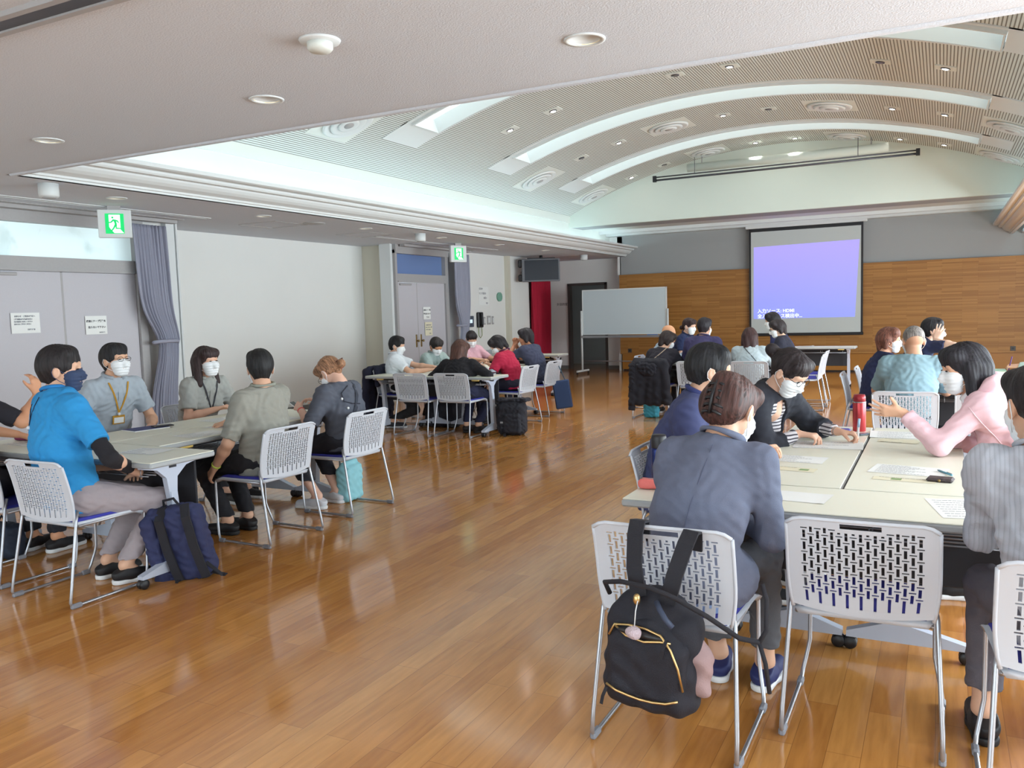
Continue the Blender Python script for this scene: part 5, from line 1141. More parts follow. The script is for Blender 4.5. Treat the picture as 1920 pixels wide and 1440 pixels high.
P15 = person('woman in black top with brown bob, back turned at the back left table', (-5.08, 8.55), 0, (-5.14, 8.66, 1.005), 0, 22, 0, h=0.008, sex='f', w=1.25, top=(24, 22, 28), sleeve='long', pants=(30, 34, 62), shoe=('b', (24, 22, 28)), hair=('bob', (74, 48, 40), 0.0), R=(0.28, 0.18, 0.62), L=(-0.28, 0.20, 0.66), collar=False, poleR=(0.9, -0.4, -0.2), poleL=(-0.9, -0.4, -0.2), feet=((0.10, 0.20), (-0.06, 0.20)))
P16 = person('person in crimson shirt with short black hair, bending over the table', (-4.93, 9.60), 92, (-5.13, 9.60, 1.02), 108, 38, 0, h=0.008, w=1.0, top=(172, 26, 62), sleeve='short', pants=(34, 32, 50), shoe=('b', (20, 20, 24)), hair=('shaggy', (26, 22, 26), 0.0), under=((188, 196, 208), 'long'), collar=(90, 30, 70), L=(-0.16, 0.34, 0.74))
P17 = person('person in dark navy top with hands clasped at the chin before the red curtain', (-5.02, 10.55), 84, (-5.19, 10.55, 1.085), 92, 8, 0, h=0.008, w=1.08, top=(56, 60, 82), sleeve='elbow', pants=(40, 42, 60), hair=('shaggy', (30, 26, 30), 0.0), mask=None, R=(0.02, 0.36, 0.98), L=(-0.03, 0.36, 0.97), poleR=(0.6, 0.2, -0.8), poleL=(-0.6, 0.2, -0.8), hr=dict(d=(-0.3, -0.1, 1), n=(-1, 0, 0), curl=0.9), hl=dict(d=(0.3, -0.1, 1), n=(1, 0, 0), curl=0.9), skinc=(190, 130, 98), collar=False, eyes=True)
# middle back group
P18 = person('person in black top with thin shoulder strap, behind the hanging black coat', (-3.34, 10.72), 0, (-3.24, 10.84, 1.005), -38, 24, 0, h=0.009, sex='f', w=1.0, top=(34, 32, 42), sleeve='long', pants=(30, 30, 36), hair=('shaggy', (36, 26, 26), 0.0), R=(0.20, 0.34, 0.74), collar=False)
P19 = person('bald man in pale shirt beside the whiteboard', (-3.70, 11.8), -80, (-3.50, 11.80, 1.07), -80, 12, 0, h=0.010, w=1.0, top=(150, 166, 180), sleeve='long', hair=('bald',), skinc=(206, 150, 112))
P20 = person('woman in navy polo with green lanyard and ponytail', (-3.62, 12.5), -100, (-3.37, 12.42, 1.15), -108, 8, 0, h=0.009, sex='f', top=(28, 40, 78), sleeve='short', hair=('low', (46, 30, 32), 0.0), skinc=(222, 176, 152), eyes=True, collar=(24, 34, 66))
P21 = person('man in purple navy shirt with short dark hair, back turned', (-2.78, 10.72), 0, (-2.74, 10.84, 1.17), -12, 4, 0, h=0.009, w=1.12, top=(62, 58, 96), sleeve='long', hair=('short', (28, 24, 30), 0.0))
P22 = person('woman in pale grey top with diagonal strap, dark brown bob, back turned', (-2.12, 10.70), 0, (-2.16, 10.82, 1.03), 12, 12, 0, h=0.009, sex='f', w=1.15, top=(176, 190, 196), sleeve='long', hair=('bob', (56, 36, 36), 0.0), collar=False)
P23 = person('woman in black top with glasses and mask in front of the screen', (-1.86, 12.0), 90, (-2.02, 12.0, 1.105), 108, 14, 0, h=0.009, sex='f', top=(34, 36, 52), sleeve='elbow', hair=('shaggy', (34, 28, 30), 0.0), glasses=True, skinc=(224, 184, 156), collar=False, eyes=True)
P24 = person('person in navy with black hair, directly before the screen', (-1.95, 12.75), 90, (-2.22, 12.75, 1.20), 92, 10, 0, h=0.010, top=(38, 44, 84), sleeve='elbow', hair=('shaggy', (24, 22, 26), 0.0))
# right back group
P25 = person('woman in navy top with reddish brown hair beside the man in teal', (-0.56, 8.80), -72, (-0.44, 8.80, 1.065), -92, 0, 0, h=0.008, sex='f', w=1.1, top=(34, 40, 76), sleeve='long', hair=('shaggy', (104, 64, 52), 0.0), skinc=(214, 158, 128), collar=False, eyes=True)
P26 = person('man in pale teal shirt with shaven grey head, back turned', (-0.22, 7.28), 0, (-0.195, 7.36, 1.125), 14, 4, 0, h=0.007, w=1.18, top=(134, 162, 172), sleeve='elbow', hair=('buzz', (122, 116, 112), 0.0), skinc=(196, 150, 122), collar=False, wr=0.0032)
P27 = person('person with black hair and navy top raising an open hand', (-0.42, 9.45), -80, (-0.07, 9.47, 1.135), -78, 4, 0, h=0.0075, top=(36, 42, 74), sleeve='short', hair=('short', (24, 22, 26), 0.0), R=(0.20, 0.34, 1.04), poleR=(0.6, -0.3, -1), hr=dict(d=(0.0, 0.35, 1), n=(-1, 0.5, 0), curl=0.12, spread=0.8), skinc=(226, 184, 160), glasses=True)
P28 = person('writing person at the right edge with pale green sleeve', (1.16, 9.80), 90, (1.02, 9.80, 1.15), 90, 20, 0, h=0.009, top=(176, 196, 188), sleeve='long', hair=('short', (30, 26, 28), 0.0), L=(-0.03, 0.47, 0.755), hl=dict(n=(0.4, 0, -1), curl=0.7), R=(0.16, 0.36, 0.74))
# ================================================================== details worn by people
import copy
def inflate(groups, e):
    out = []
    for g in groups:
        q = copy.copy(g); q.p = []
        for p in g.p:
            r = copy.copy(p)
            if isinstance(p, Rc): r.r1 += e; r.r2 += e
            else: r.r = p.r+e
            r.lo = p.lo-e; r.hi = p.hi+e; q.p.append(r)
        out.append(q)
    return out
def fwd(P):
    v = nrm(np.cross(P['s'], A3(1, 0, 0))); return v if v[1] > 0 else -v
class Bx:
    """rounded box"""
    def __init__(s, c, hlf, r, B=None):
        s.c, s.h, s.r, s.B = A3(*c), A3(*hlf), r, B; m = float(np.linalg.norm(s.h)); s.lo = s.c-m; s.hi = s.c+m
    def d(s, P):
        q = P-s.c
        if s.B is not None: q = q@s.B.T
        q = np.abs(q)-s.h+s.r; return np.linalg.norm(np.maximum(q, 0), axis=1)+np.minimum(q.max(axis=1), 0)-s.r
def overlayer(P, name, c, h, wx=0.05, dz=0.24, off=0.013):
    f_ = fwd(P); g = inflate(P['TG'], off); cut = El(P['N']-P['s']*dz+f_*0.15, (wx, 0.135, dz+0.05)); g[0].subs = [cut]
    sdf_obj(name, g, h, cloth(c), P['root'], k=0.03, wrinkle=0.0022, seed=5)
overlayer(P3, 'cardigan', (36, 38, 48), 0.006, 0.10, 0.22)
overlayer(P13, 'cardigan', (156, 174, 172), 0.010, 0.05, 0.25)
lanyard(P7, (186, 138, 46), drop=0.23); lanyard(P8, (52, 54, 62), None, 0.25); lanyard(P20, (40, 170, 110), None, 0.2); lanyard(P13, (90, 130, 110), None, 0.24, w=0.008)
lanyard(P4, (150, 50, 70), None, 0.22, w=0.008)
def button_row(P, col=(235, 235, 235), n=4):
    f_ = fwd(P); m = cloth(col)
    pl = [on_torso(P, P['N']-P['s']*u+f_*0.3, -f_, 0.002) for u in np.linspace(0.04, 0.30, 8)]; MB().ribbon(pl, [tuple(f_)]*8, 0.028, 0.0015).build('button_placket', P['top'].data.materials[0], P['root'])
for P in (P7, P8): button_row(P)
# cord with toggle and printed ring on the back of the bright blue shirt
def on_back(P, x, dn): return on_torso(P, P['N']-P['s']*dn+A3(x, 0, 0)-fwd(P)*0.35, fwd(P), 0.003)
f_ = fwd(P6)
MB().tube([on_back(P6, -0.045+0.05*sin(t)*0.6-0.02, 0.045+0.075*(1-cos(t))) if True else 0 for t in np.linspace(-1.2, 2.6, 12)], 0.0022, 6).tube([on_back(P6, x, d) for x, d in ((0.05, 0.0), (0.03, 0.05), (-0.01, 0.10), (-0.035, 0.16))], 0.0022, 6).build('neck_cord', mat('cord_navy', C8(24, 30, 60), 0.7), P6['root'])
MB().ellip(on_back(P6, -0.035, 0.17), (0.011, 0.011, 0.011), 12, 8).build('cord_toggle', M_sole, P6['root'])
M_print = mat('print_pale', C8(120, 190, 232), 0.9)
MB().tube([on_back(P6, -0.075+0.036*cos(t), 0.115+0.036*sin(t)) for t in np.linspace(0.4, 5.9, 20)], 0.002, 5).build('printed_emblem', M_print, P6['root'])
MB().tube([on_back(P6, -0.075+x, 0.115+z) for x, z in ((-0.022, 0.016), (-0.014, -0.016), (-0.004, 0.012), (0.006, -0.016), (0.016, 0.016))], 0.0022, 5).build('printed_letter', M_print, P6['root'])
for q in (0.162, 0.178): MB().tube([on_back(P6, -0.075+x, q) for x in (-0.028, -0.01, 0.01, 0.028)], 0.002, 5).build('printed_line', M_print, P6['root'])
def cuffband(P, sg, u, col, name='wristband', r=0.034, w=0.010):
    S_, E_, W2 = P['arm'][sg]; v = nrm(W2-E_); c = E_+(W2-E_)*u; B = basis(v); MB().tube([tuple(c+B[0]*r*cos(t)+B[1]*r*sin(t)) for t in np.linspace(0, 2*pi, 21)[:-1]], w, 8, closed=True).build(name, mat('band_%d_%d_%d' % col, C8(*col), 0.5), P['root'])
cuffband(P9, -1, 0.92, (196, 214, 84), r=0.024, w=0.008); cuffband(P10, -1, 0.90, (220, 70, 70), 'watch', r=0.022, w=0.007); cuffband(P3, -1, 0.97, (150, 150, 150), 'watch', r=0.021, w=0.005)
# hair clips
HT = P1['HT']; mb = MB()
for sg in (-1, 1):
    for k in range(5): mb.tube([tuple(HT((0.0+sg*0.004, -0.128, 0.050-k*0.026))), tuple(HT((sg*0.022, -0.138, 0.046-k*0.026))), tuple(HT((sg*0.038, -0.118, 0.042-k*0.026)))], 0.0055, 6)
mb.tube([tuple(HT((0, -0.132, 0.060))), tuple(HT((0, -0.145, 0.0))), tuple(HT((0, -0.132, -0.065)))], 0.006, 6); mb.build('claw_clip', M_dark, P1['root'])
HT = P10['HT']; MB().tube([tuple(HT((0.02*cos(t)+0.0, -0.115, -0.028+0.03*sin(t)))) for t in np.linspace(0, 2*pi, 15)[:-1]], 0.010, 8, closed=True).build('hair_tie', mat('tie_red', C8(170, 84, 80), 0.7), P10['root'])
MB().tube([tuple(HT((-0.03, -0.13, -0.01))), tuple(HT((0.03, -0.15, 0.0)))], 0.005, 6).build('hair_pin', mat('pin_brown', C8(90, 50, 40), 0.5), P10['root'])
# straps across backs
def strap(P, pts, col, w=0.012, name='shoulder_strap'):
    q = [on_back(P, x, d) for x, d in pts]; MB().ribbon(q, [tuple(-fwd(P))]*len(q), w, 0.003).build(name, cloth(col), P['root'])
strap(P10, [(0.08, -0.0), (0.03, 0.08), (-0.03, 0.17), (-0.08, 0.26), (-0.12, 0.34)], (50, 54, 66), 0.035)
strap(P10, [(-0.02, 0.01), (-0.10, 0.06), (-0.11, 0.12), (-0.06, 0.14), (0.02, 0.15)], (40, 42, 54), 0.008, 'cord')
for x, d in ((-0.115, 0.10), (-0.10, 0.17)): MB().ellip(on_back(P10, x, d), (0.010, 0.010, 0.010), 10, 8).build('cord_bead', M_sole, P10['root'])
strap(P18, [(0.06, -0.01), (0.02, 0.06), (-0.05, 0.14), (-0.11, 0.22)], (170, 150, 130), 0.010); strap(P22, [(-0.06, -0.0), (0.0, 0.07), (0.07, 0.15), (0.12, 0.22)], (70, 74, 80), 0.010)
# hood and cord of the pink blouse, light blue hem below the grey blazer
N, s = P4['N'], P4['s']; f_ = fwd(P4); sdf_obj('hood', [Grp([Rc(N-f_*0.08+A3(-0.09, 0, 0.0), N-f_*0.10+A3(0.09, 0, 0.0), 0.045, 0.045), Rc(N-f_*0.05+A3(-0.10, 0, 0), N+f_*0.04+A3(-0.10, 0, -0.02), 0.032, 0.02), Rc(N-f_*0.05+A3(0.10, 0, 0), N+f_*0.04+A3(0.10, 0, -0.02), 0.032, 0.02)], 0.03)], 0.006, cloth((230, 192, 200)), P4['root'], wrinkle=0.003)
pts = [on_torso(P4, N-s*u+A3(-0.10, 0, 0)+A3(-0.4, 0.1, 0), (1, -0.1, 0), 0.003) for u in np.linspace(0.05, 0.32, 7)]; MB().tube(pts, 0.0025, 6).build('drawstring', cloth((236, 204, 210)), P4['root'])
sdf_obj('blouse_hem', [Grp([Rc(P1['H']+A3(-0.02, -0.04, -0.02), P1['H']+A3(0.06, -0.04, -0.02), 0.150, 0.150, basis(A3(0, 0, 1)), (1, 0.8, 1))], 0.02, [((0, 0, 0.36), (0, 0, -1)), ((0, 0, 0.50), (0, 0, 1))])], 0.008, cloth((168, 190, 224)), P1['root'], wrinkle=0.004)
# jacket seams
M_seam = mat('seam', C8(84, 90, 112), 0.9)
for pts in ([(0.0, 0.02), (0.0, 0.12), (0.0, 0.24), (0.0, 0.36), (0.0, 0.44)],): MB().tube([on_back(P1, x, d) for x, d in pts], 0.0016, 5).build('back_seam', M_seam, P1['root'])

# ================================================================== things on the tables
TZ = 0.7022
def sheet(x, y, w, d, rz, label, lines=0, z=0.0, group=None, col=M_paper, stamp=None, curl=0.0):
    t = thing('paper_sheet', label, 'paper', (x, y, TZ+z), radians(rz), group); vs = []; n = 8
    for i in range(n+1):
        for j in (0, 1): u = i/n-0.5; vs.append((u*w, (j-0.5)*d, 0.0008+curl*max(0, abs(u)*2-0.6)**2))
    mb = MB(); mb.add(vs+[(a, b, c-0.0006) for a, b, c in vs], [(2*i, 2*i+2, 2*i+3, 2*i+1) for i in range(n)]+[(2*n+2+2*i, 2*n+2+2*i+1, 2*n+2+2*i+3, 2*n+2+2*i+2) for i in range(n)]); mb.build('sheet', col, t)
    if lines:
        random.seed(int(abs(x*100)+abs(y*37)))
        for k in range(lines):
            yy = d*0.40-k*d*0.80/max(1, lines-1); L = w*(0.35+0.4*random.random()); x0 = -w*0.42
            words = MB(); xx = x0
            while xx < x0+L: ww = 0.006+0.014*random.random(); words.box(xx, min(xx+ww, x0+L), yy-0.0016, yy+0.0016, 0.0012, 0.0015); xx += ww+0.003
            words.build('text_line', M_inkg, t)
    if stamp: MB().box(stamp[0]-0.02, stamp[0]+0.02, stamp[1]-0.018, stamp[1]+0.018, 0.0012, 0.0016).build('green_stamp', mat('stamp_green', C8(136, 160, 110), 0.8), t)
    return t
sheet(-0.12, 4.02, 0.30, 0.21, -8, 'printed form lying before the black wallet, a blue pen on it', 9, curl=0.004)
sheet(-0.13, 3.80, 0.24, 0.07, -6, 'narrow cream strip with green stamp beside the black wallet', 1, stamp=(-0.03, 0.0), col=mat('paper_cream', C8(222, 216, 190), 0.8))
sheet(-0.60, 4.16, 0.24, 0.18, -4, 'printed form before the woman in black cardigan, far side of the blazer', 6)
sheet(-0.60, 3.90, 0.22, 0.09, -6, 'narrow cream strip with green stamp right of the grey blazer', 1, stamp=(0.06, 0.0), col=mat('paper_cream', C8(222, 216, 190), 0.8))
sheet(-0.52, 3.34, 0.30, 0.17, -6, 'blank white paper pad right of the grey blazer, on the nearest table', 0, curl=0.012)
sheet(0.10, 3.34, 0.24, 0.30, 12, 'printed page on the nearest table by the striped shirt', 8)
sheet(-0.52, 4.62, 0.34, 0.24, 4, 'paper under the writing hands of the woman in cardigan', 3, curl=0.006)
sheet(-0.17, 5.08, 0.36, 0.26, 3, 'crumpled white paper before the pink blouse, at the far end', 7, curl=0.015)
sheet(-0.19, 4.85, 0.20, 0.12, -10, 'small cream memo before the pink sleeve', 2, col=mat('paper_cream', C8(222, 216, 190), 0.8), z=0.001)
t = thing('wallet', 'dark brown wallet on the near right table', 'wallet', (0.005, 3.82, TZ), radians(-8)); MB().box(-0.05, 0.05, -0.035, 0.035, 0.0, 0.016, bev=0.007).build('leather_body', mat('wallet_leather', C8(66, 56, 58), 0.5, bump=(300, 0.3)), t); MB().ellip((0.0, -0.034, 0.008), (0.006, 0.004, 0.006), 10, 6).build('snap_button', M_brass, t)
def pen(x, y, rz, col, label, z=0.004):
    t = thing('pen', label, 'pen', (x, y, TZ+z), radians(rz)); MB().tube([(-0.06, 0, 0), (0.045, 0, 0)], 0.0042, 10).build('barrel', mat('pen_%d_%d_%d' % col, C8(*col), 0.4), t); MB().tube([(0.045, 0, 0), (0.06, 0, 0)], [0.004, 0.001], 10).build('tip', M_metal, t); MB().tube([(-0.06, 0, 0.005), (-0.02, 0, 0.006)], 0.0014, 6).build('clip', M_metal, t)
pen(0.02, 3.99, 118, (100, 160, 180), 'pale blue pen lying on the printed form by the wallet', 0.0055)
# marker held by the writing woman
S_, E_, W2 = P3['arm'][-1]; hw = P3['root'].matrix_basis @ Vector([float(q) for q in W2+A3(-0.03, 0.10, 0.0)])
t = thing('marker_pen', 'white and blue marker held upright by the woman in cardigan', 'pen', (hw.x, hw.y, 0.735)); MB().tube([(0, 0, -0.03), (0.004, 0.0, 0.05)], 0.006, 10).build('barrel', M_sole, t); MB().tube([(0.004, 0.0, 0.05), (0.008, 0.0, 0.095)], 0.0066, 10).build('cap', mat('marker_blue', C8(170, 205, 235), 0.4), t)
t = thing('flask', 'red metal flask standing on the near right table', 'bottle', (-0.415, 5.18, TZ)); MB().lathe([(0.001, 0), (0.034, 0), (0.036, 0.004), (0.036, 0.165), (0.034, 0.172)], 28).build('flask_body', mat('flask_red', C8(196, 70, 74), 0.28, 0.6), t); MB().lathe([(0.034, 0.168), (0.0335, 0.195), (0.030, 0.212), (0.001, 0.214)], 28).build('screw_lid', mat('flask_lid', C8(160, 48, 56), 0.35, 0.4), t); MB().lathe([(0.0345, 0.166), (0.0365, 0.167), (0.0365, 0.172), (0.0345, 0.173)], 28).build('ring', M_metal, t)
t = thing('flask', 'dark blue flask with black lid beside the navy polo man', 'bottle', (-1.09, 3.50, TZ)); MB().lathe([(0.001, 0), (0.031, 0), (0.033, 0.004), (0.033, 0.13), (0.031, 0.14)], 28).build('flask_body', mat('flask_blue', C8(34, 50, 110), 0.3, 0.6), t); MB().lathe([(0.032, 0.138), (0.033, 0.142), (0.033, 0.185), (0.030, 0.195), (0.001, 0.196)], 28).build('screw_lid', M_dark, t)
t = thing('pen_case', 'salmon pink pencil case at the left end of the nearest table', 'pencil case', (-1.03, 3.30, TZ), radians(8)); sdf_obj('pouch', [Grp([Bx((0, 0, 0.022), (0.085, 0.03, 0.021), 0.018)], 0.01)], 0.004, mat('case_salmon', C8(226, 116, 110), 0.7, bump=(200, 0.2)), t, wrinkle=0.001); MB().tube([(-0.075, -0.01, 0.0435), (0.075, -0.008, 0.0435)], 0.0018, 6).build('zip', M_metal, t)
t = thing('tissue_pack', 'crumpled grey pouch beyond the writing hands', 'pouch', (-0.62, 5.12, TZ), 0.3); sdf_obj('pouch', [Grp([Bx((0, 0, 0.022), (0.055, 0.035, 0.021), 0.012)], 0.01)], 0.005, mat('pouch_grey', C8(172, 178, 172), 0.8), t, wrinkle=0.004)
t = thing('glasses_case', 'blue violet case beside the red flask', 'case', (-0.50, 5.06, TZ), 0.2); sdf_obj('shell', [Grp([Bx((0, 0, 0.015), (0.05, 0.025, 0.014), 0.012)], 0.01)], 0.005, mat('case_violet', C8(98, 92, 170), 0.6), t)
t = thing('smartphone', 'dark phone leaning by the red flask', 'phone', (-0.385, 5.02, TZ), 0.9); MB().box(-0.035, 0.035, -0.018, 0.018, 0.0, 0.012, bev=0.004).build('body', mat('phone_grey', C8(90, 96, 108), 0.35), t)
t = thing('phone_case', 'reddish brown case behind the pink sleeve', 'case', (-0.03, 5.24, TZ), -0.2); MB().box(-0.07, 0.07, -0.035, 0.035, 0.0, 0.016, bev=0.006).build('case_body', mat('case_brown', C8(128, 66, 54), 0.6), t)
# left group
t = thing('notebook', 'navy covered notebook before the man with yellow lanyard', 'notebook', (-4.98, 4.02, TZ), radians(80)); MB().box(-0.13, 0.13, -0.09, 0.09, 0.0, 0.007).build('pages', M_paper, t); MB().box(-0.131, 0.131, -0.091, 0.091, 0.007, 0.009).build('cover', mat('cover_navy', C8(62, 68, 120), 0.6), t)
t = thing('smartphone', 'black phone lying on the navy notebook', 'phone', (-4.93, 4.12, TZ+0.009), radians(70)); MB().box(-0.07, 0.07, -0.035, 0.035, 0.0, 0.008, bev=0.003).build('body', M_dark, t); MB().box(-0.065, 0.065, -0.031, 0.031, 0.008, 0.0085).build('display', M_eye, t)
for k, (x, y, w, d, r, lb) in enumerate(((-4.36, 3.95, 0.30, 0.21, 80, 'white form before the man in beige grey shirt'), (-4.52, 4.35, 0.30, 0.21, 96, 'white form in the middle of the left group tables'), (-4.38, 4.70, 0.30, 0.21, 84, 'white form on the aisle side table, before the bending woman'),
        (-4.85, 4.60, 0.30, 0.21, 88, 'white sheet before the woman with long hair'), (-4.75, 4.95, 0.28, 0.20, 100, 'white sheet at the far end of the left group tables'), (-4.12, 3.32, 0.26, 0.19, 6, 'white form beside the black sleeve of the blue shirt man'), (-5.2, 3.3, 0.25, 0.18, -5, 'white paper beside the magenta case at the left edge'))):
    sheet(x, y, w, d, r, lb, 5, curl=0.004)
pen(-4.45, 4.50, 60, (60, 62, 70), 'dark pen across the middle papers of the left group'); 
t = thing('glasses_case', 'magenta case on the table left of the blue shirt man', 'case', (-5.36, 3.38, TZ), 0.2); sdf_obj('shell', [Grp([Bx((0, 0, 0.02), (0.06, 0.028, 0.018), 0.015)], 0.01)], 0.005, mat('case_magenta', C8(140, 40, 90), 0.6), t)
S_, E_, W2 = P10['arm'][-1]; hw = P10['root'].matrix_basis @ Vector([float(q) for q in W2+A3(0.06, 0.08, 0.0)])
t = thing('smartphone', 'phone held in the hands of the bending woman', 'phone', (hw.x, hw.y, hw.z), radians(60)); t.rotation_euler = (radians(35), 0, radians(100)); MB().box(-0.035, 0.035, -0.07, 0.07, 0.0, 0.008, bev=0.003).build('body', M_sole, t); MB().box(-0.031, 0.031, -0.065, 0.065, 0.008, 0.0086).build('display', M_eye, t)
# back left group
for x, y, w, d, r, lb in ((-5.35, 9.9, 0.42, 0.30, 80, 'large map sheet in the middle of the back left tables'), (-5.62, 9.4, 0.3, 0.21, 95, 'white form before the white shirt man'), (-5.35, 10.35, 0.36, 0.25, 85, 'map sheet before the person with clasped hands'), (-5.75, 8.68, 0.28, 0.2, 10, 'white form left of the woman in black top'), (-5.25, 9.25, 0.3, 0.21, 88, 'white form behind the woman in black top'), (-4.82, 8.72, 0.2, 0.14, 4, 'small paper at the right end of the back left table')): sheet(x, y, w, d, r, lb, 5, curl=0.006)
t = thing('tablet', 'black tablet at the corner of the back left table', 'tablet', (-4.98, 9.04, TZ), 0.2); MB().box(-0.10, 0.10, -0.06, 0.06, 0.0, 0.01, bev=0.004).build('body', M_dark, t); MB().box(-0.09, 0.09, -0.05, 0.05, 0.01, 0.0106).build('display', M_eye, t)
for x, y, c, lb in ((-7.38, 13.10, (206, 208, 206), 'pale tissue box on the wall side table, left one'), (-7.14, 13.13, (170, 174, 178), 'grey box on the wall side table, right one')):
    t = thing('small_box', lb, 'box', (x, y, TZ), 0.3); MB().box(-0.10, 0.10, -0.05, 0.05, 0, 0.08, bev=0.004).build('carton', mat('carton_%d' % c[0], C8(*c), 0.7), t); MB().ellip((0, 0, 0.085), (0.04, 0.02, 0.035), 12, 8).build('tissue', M_paper, t)
t = thing('carton', 'brown cardboard carton beneath the wall side table', 'box', (-7.15, 13.2, 0), 0.1); MB().box(-0.22, 0.22, -0.16, 0.16, 0, 0.5, bev=0.005).build('box_body', mat('cardboard', C8(168, 138, 100), 0.85), t); MB().box(-0.22, 0.22, -0.03, 0.03, 0.5, 0.503).build('tape', mat('tape_tan', C8(190, 165, 120), 0.4), t)
for x, y, lb in ((-3.05, 11.12, 'white papers at the right of the person in black top'), (-2.9, 12.0, 'white form before the bald man'), (-2.5, 12.1, 'white form before the woman with glasses')): sheet(x, y, 0.3, 0.21, 12, lb, 4, curl=0.01)
for x, y, lb in ((0.5, 9.45, 'white form by the writing hand at the right edge'), (0.1, 8.9, 'white form before the red haired woman')): sheet(x, y, 0.3, 0.21, 80, lb, 4)
t = thing('notebook', 'green notebook at the right edge behind the pink woman', 'notebook', (0.45, 9.85, TZ)); MB().box(-0.14, 0.14, -0.1, 0.1, 0, 0.012).build('cover', mat('cover_green', C8(140, 170, 150), 0.7), t)
S_, E_, W2 = P28['arm'][-1]; hw = P28['root'].matrix_basis @ Vector([float(q) for q in W2+A3(0.02, 0.08, 0.0)])
t = thing('pen', 'dark purple pen upright in the hand at the right edge', 'pen', (hw.x, hw.y, 0.74)); MB().tube([(0, 0, -0.035), (0.03, 0, 0.11)], 0.006, 8).build('barrel', mat('pen_purple', C8(90, 50, 110), 0.5), t); MB().tube([(-0.004, 0, -0.042), (0, 0, -0.035)], [0.001, 0.005], 8).build('tip', M_metal, t)
sheet(-2.05, 15.05, 0.24, 0.12, 20, 'white leaflet sticking up on the empty table before the screen', 0, z=0.01, curl=0.04)

# ================================================================== bags and coats
M_bagb = mat('bag_black', C8(26, 27, 38), 0.75, bump=(350, 0.3)); M_bagn = mat('bag_navy', C8(44, 50, 88), 0.8, bump=(350, 0.3)); M_gold = mat('zip_gold', C8(206, 176, 120), 0.3, 0.9)
M_web = mat('webbing_black', C8(30, 30, 38), 0.8, bump=(500, 0.3))
# black backpack hung on the nearest left chair (local y- is towards the camera)
t = thing('backpack', 'black backpack with gold zips hung on the nearest chair back', 'backpack', (-0.79, 2.425, 0.215), radians(-4)); t.rotation_euler = (0, radians(4), radians(-4))
sdf_obj('bag_body', [Grp([Bx((0, 0, 0.16), (0.150, 0.062, 0.155), 0.05), El((0, 0, 0.26), (0.135, 0.065, 0.125)), Bx((0, -0.03, 0.10), (0.135, 0.06, 0.095), 0.05)], 0.03)], 0.0055, M_bagb, t, wrinkle=0.0035, wf=1.4)
sdf_obj('front_pocket', [Grp([Bx((0, -0.062, 0.145), (0.125, 0.035, 0.10), 0.034), El((0, -0.055, 0.20), (0.115, 0.035, 0.10))], 0.03)], 0.0055, M_bagb, t, wrinkle=0.003, seed=4, wf=1.4)
BAGG = [Grp([Bx((0, 0, 0.16), (0.150, 0.062, 0.155), 0.05), El((0, 0, 0.26), (0.135, 0.065, 0.125)), Bx((0, -0.03, 0.10), (0.135, 0.06, 0.095), 0.05)], 0.03), Grp([Bx((0, -0.062, 0.145), (0.125, 0.035, 0.10), 0.034), El((0, -0.055, 0.20), (0.115, 0.035, 0.10))], 0.03)]
def on_bag(x, z): return on_torso(dict(TG=BAGG), (x, -0.3, z), (0, 1, 0), 0.003)
arc = [(-0.128, -0.070, 0.235), (-0.115, -0.088, 0.268), (-0.06, -0.098, 0.280), (0.0, -0.100, 0.282), (0.05, -0.097, 0.272), (0.09, -0.095, 0.24), (0.118, -0.085, 0.19), (0.135, -0.070, 0.12)]
MB().tube([on_bag(p[0]*0.93, p[2]-0.006) for p in arc], 0.0038, 6).build('top_zip', M_gold, t); MB().tube([on_bag(x, z) for x, z in ((-0.105, 0.26), (-0.06, 0.244), (0.0, 0.240), (0.05, 0.250), (0.08, 0.250))], 0.0038, 6).build('open_zip_edge', M_gold, t)
MB().ellip((on_bag(-0.015, 0.256)[0], on_bag(-0.015, 0.256)[1]+0.004, 0.256), (0.078, 0.010, 0.012), 16, 8).build('open_pocket', M_dark, t)
MB().tube([on_bag(x, z) for x, z in ((-0.115, 0.078), (-0.08, 0.068), (-0.04, 0.062), (0.0, 0.059), (0.04, 0.062), (0.08, 0.070), (0.115, 0.084))], 0.0038, 6).build('lower_zip', M_gold, t)
for x, z in ((0.072, 0.262), (-0.11, 0.07)): MB().ribbon([(x, -0.105, z), (x-0.008, -0.112, z-0.028), (x-0.012, -0.112, z-0.055)], (0, -1, 0), 0.010, 0.003).build('zip_pull', M_web, t)
for q in ([(-0.045, -0.035, 0.35), (-0.075, -0.01, 0.43), (-0.10, 0.045, 0.515), (-0.107, 0.075, 0.548), (-0.105, 0.105, 0.545), (-0.10, 0.11, 0.48)], [(0.045, -0.035, 0.35), (0.055, -0.01, 0.43), (0.065, 0.045, 0.515), (0.07, 0.075, 0.545), (0.07, 0.105, 0.54), (0.07, 0.11, 0.48)]): MB().ribbon(q, [(0, -1, 0.1), (0, -1, 0.1), (0, -1, 0.4), (0, -0.3, 1), (0, 1, 0.8), (0, 1, 0)], 0.050, 0.010).build('shoulder_strap', M_web, t)
MB().tube([(-0.155, -0.01, 0.33), (-0.165, -0.03, 0.37), (-0.10, -0.06, 0.395), (0.0, -0.07, 0.40), (0.08, -0.07, 0.385), (0.17, -0.04, 0.34), (0.26, -0.01, 0.285), (0.31, 0.02, 0.275)], 0.008, 8).build('long_strap', M_web, t)
MB().tube([(0.31, 0.02, 0.275), (0.325, 0.03, 0.31), (0.318, 0.04, 0.40), (0.30, 0.05, 0.44)], 0.007, 8).tube([(0.31, 0.02, 0.275), (0.33, 0.03, 0.21), (0.345, 0.04, 0.12)], 0.007, 8).build('loose_strap', M_web, t)
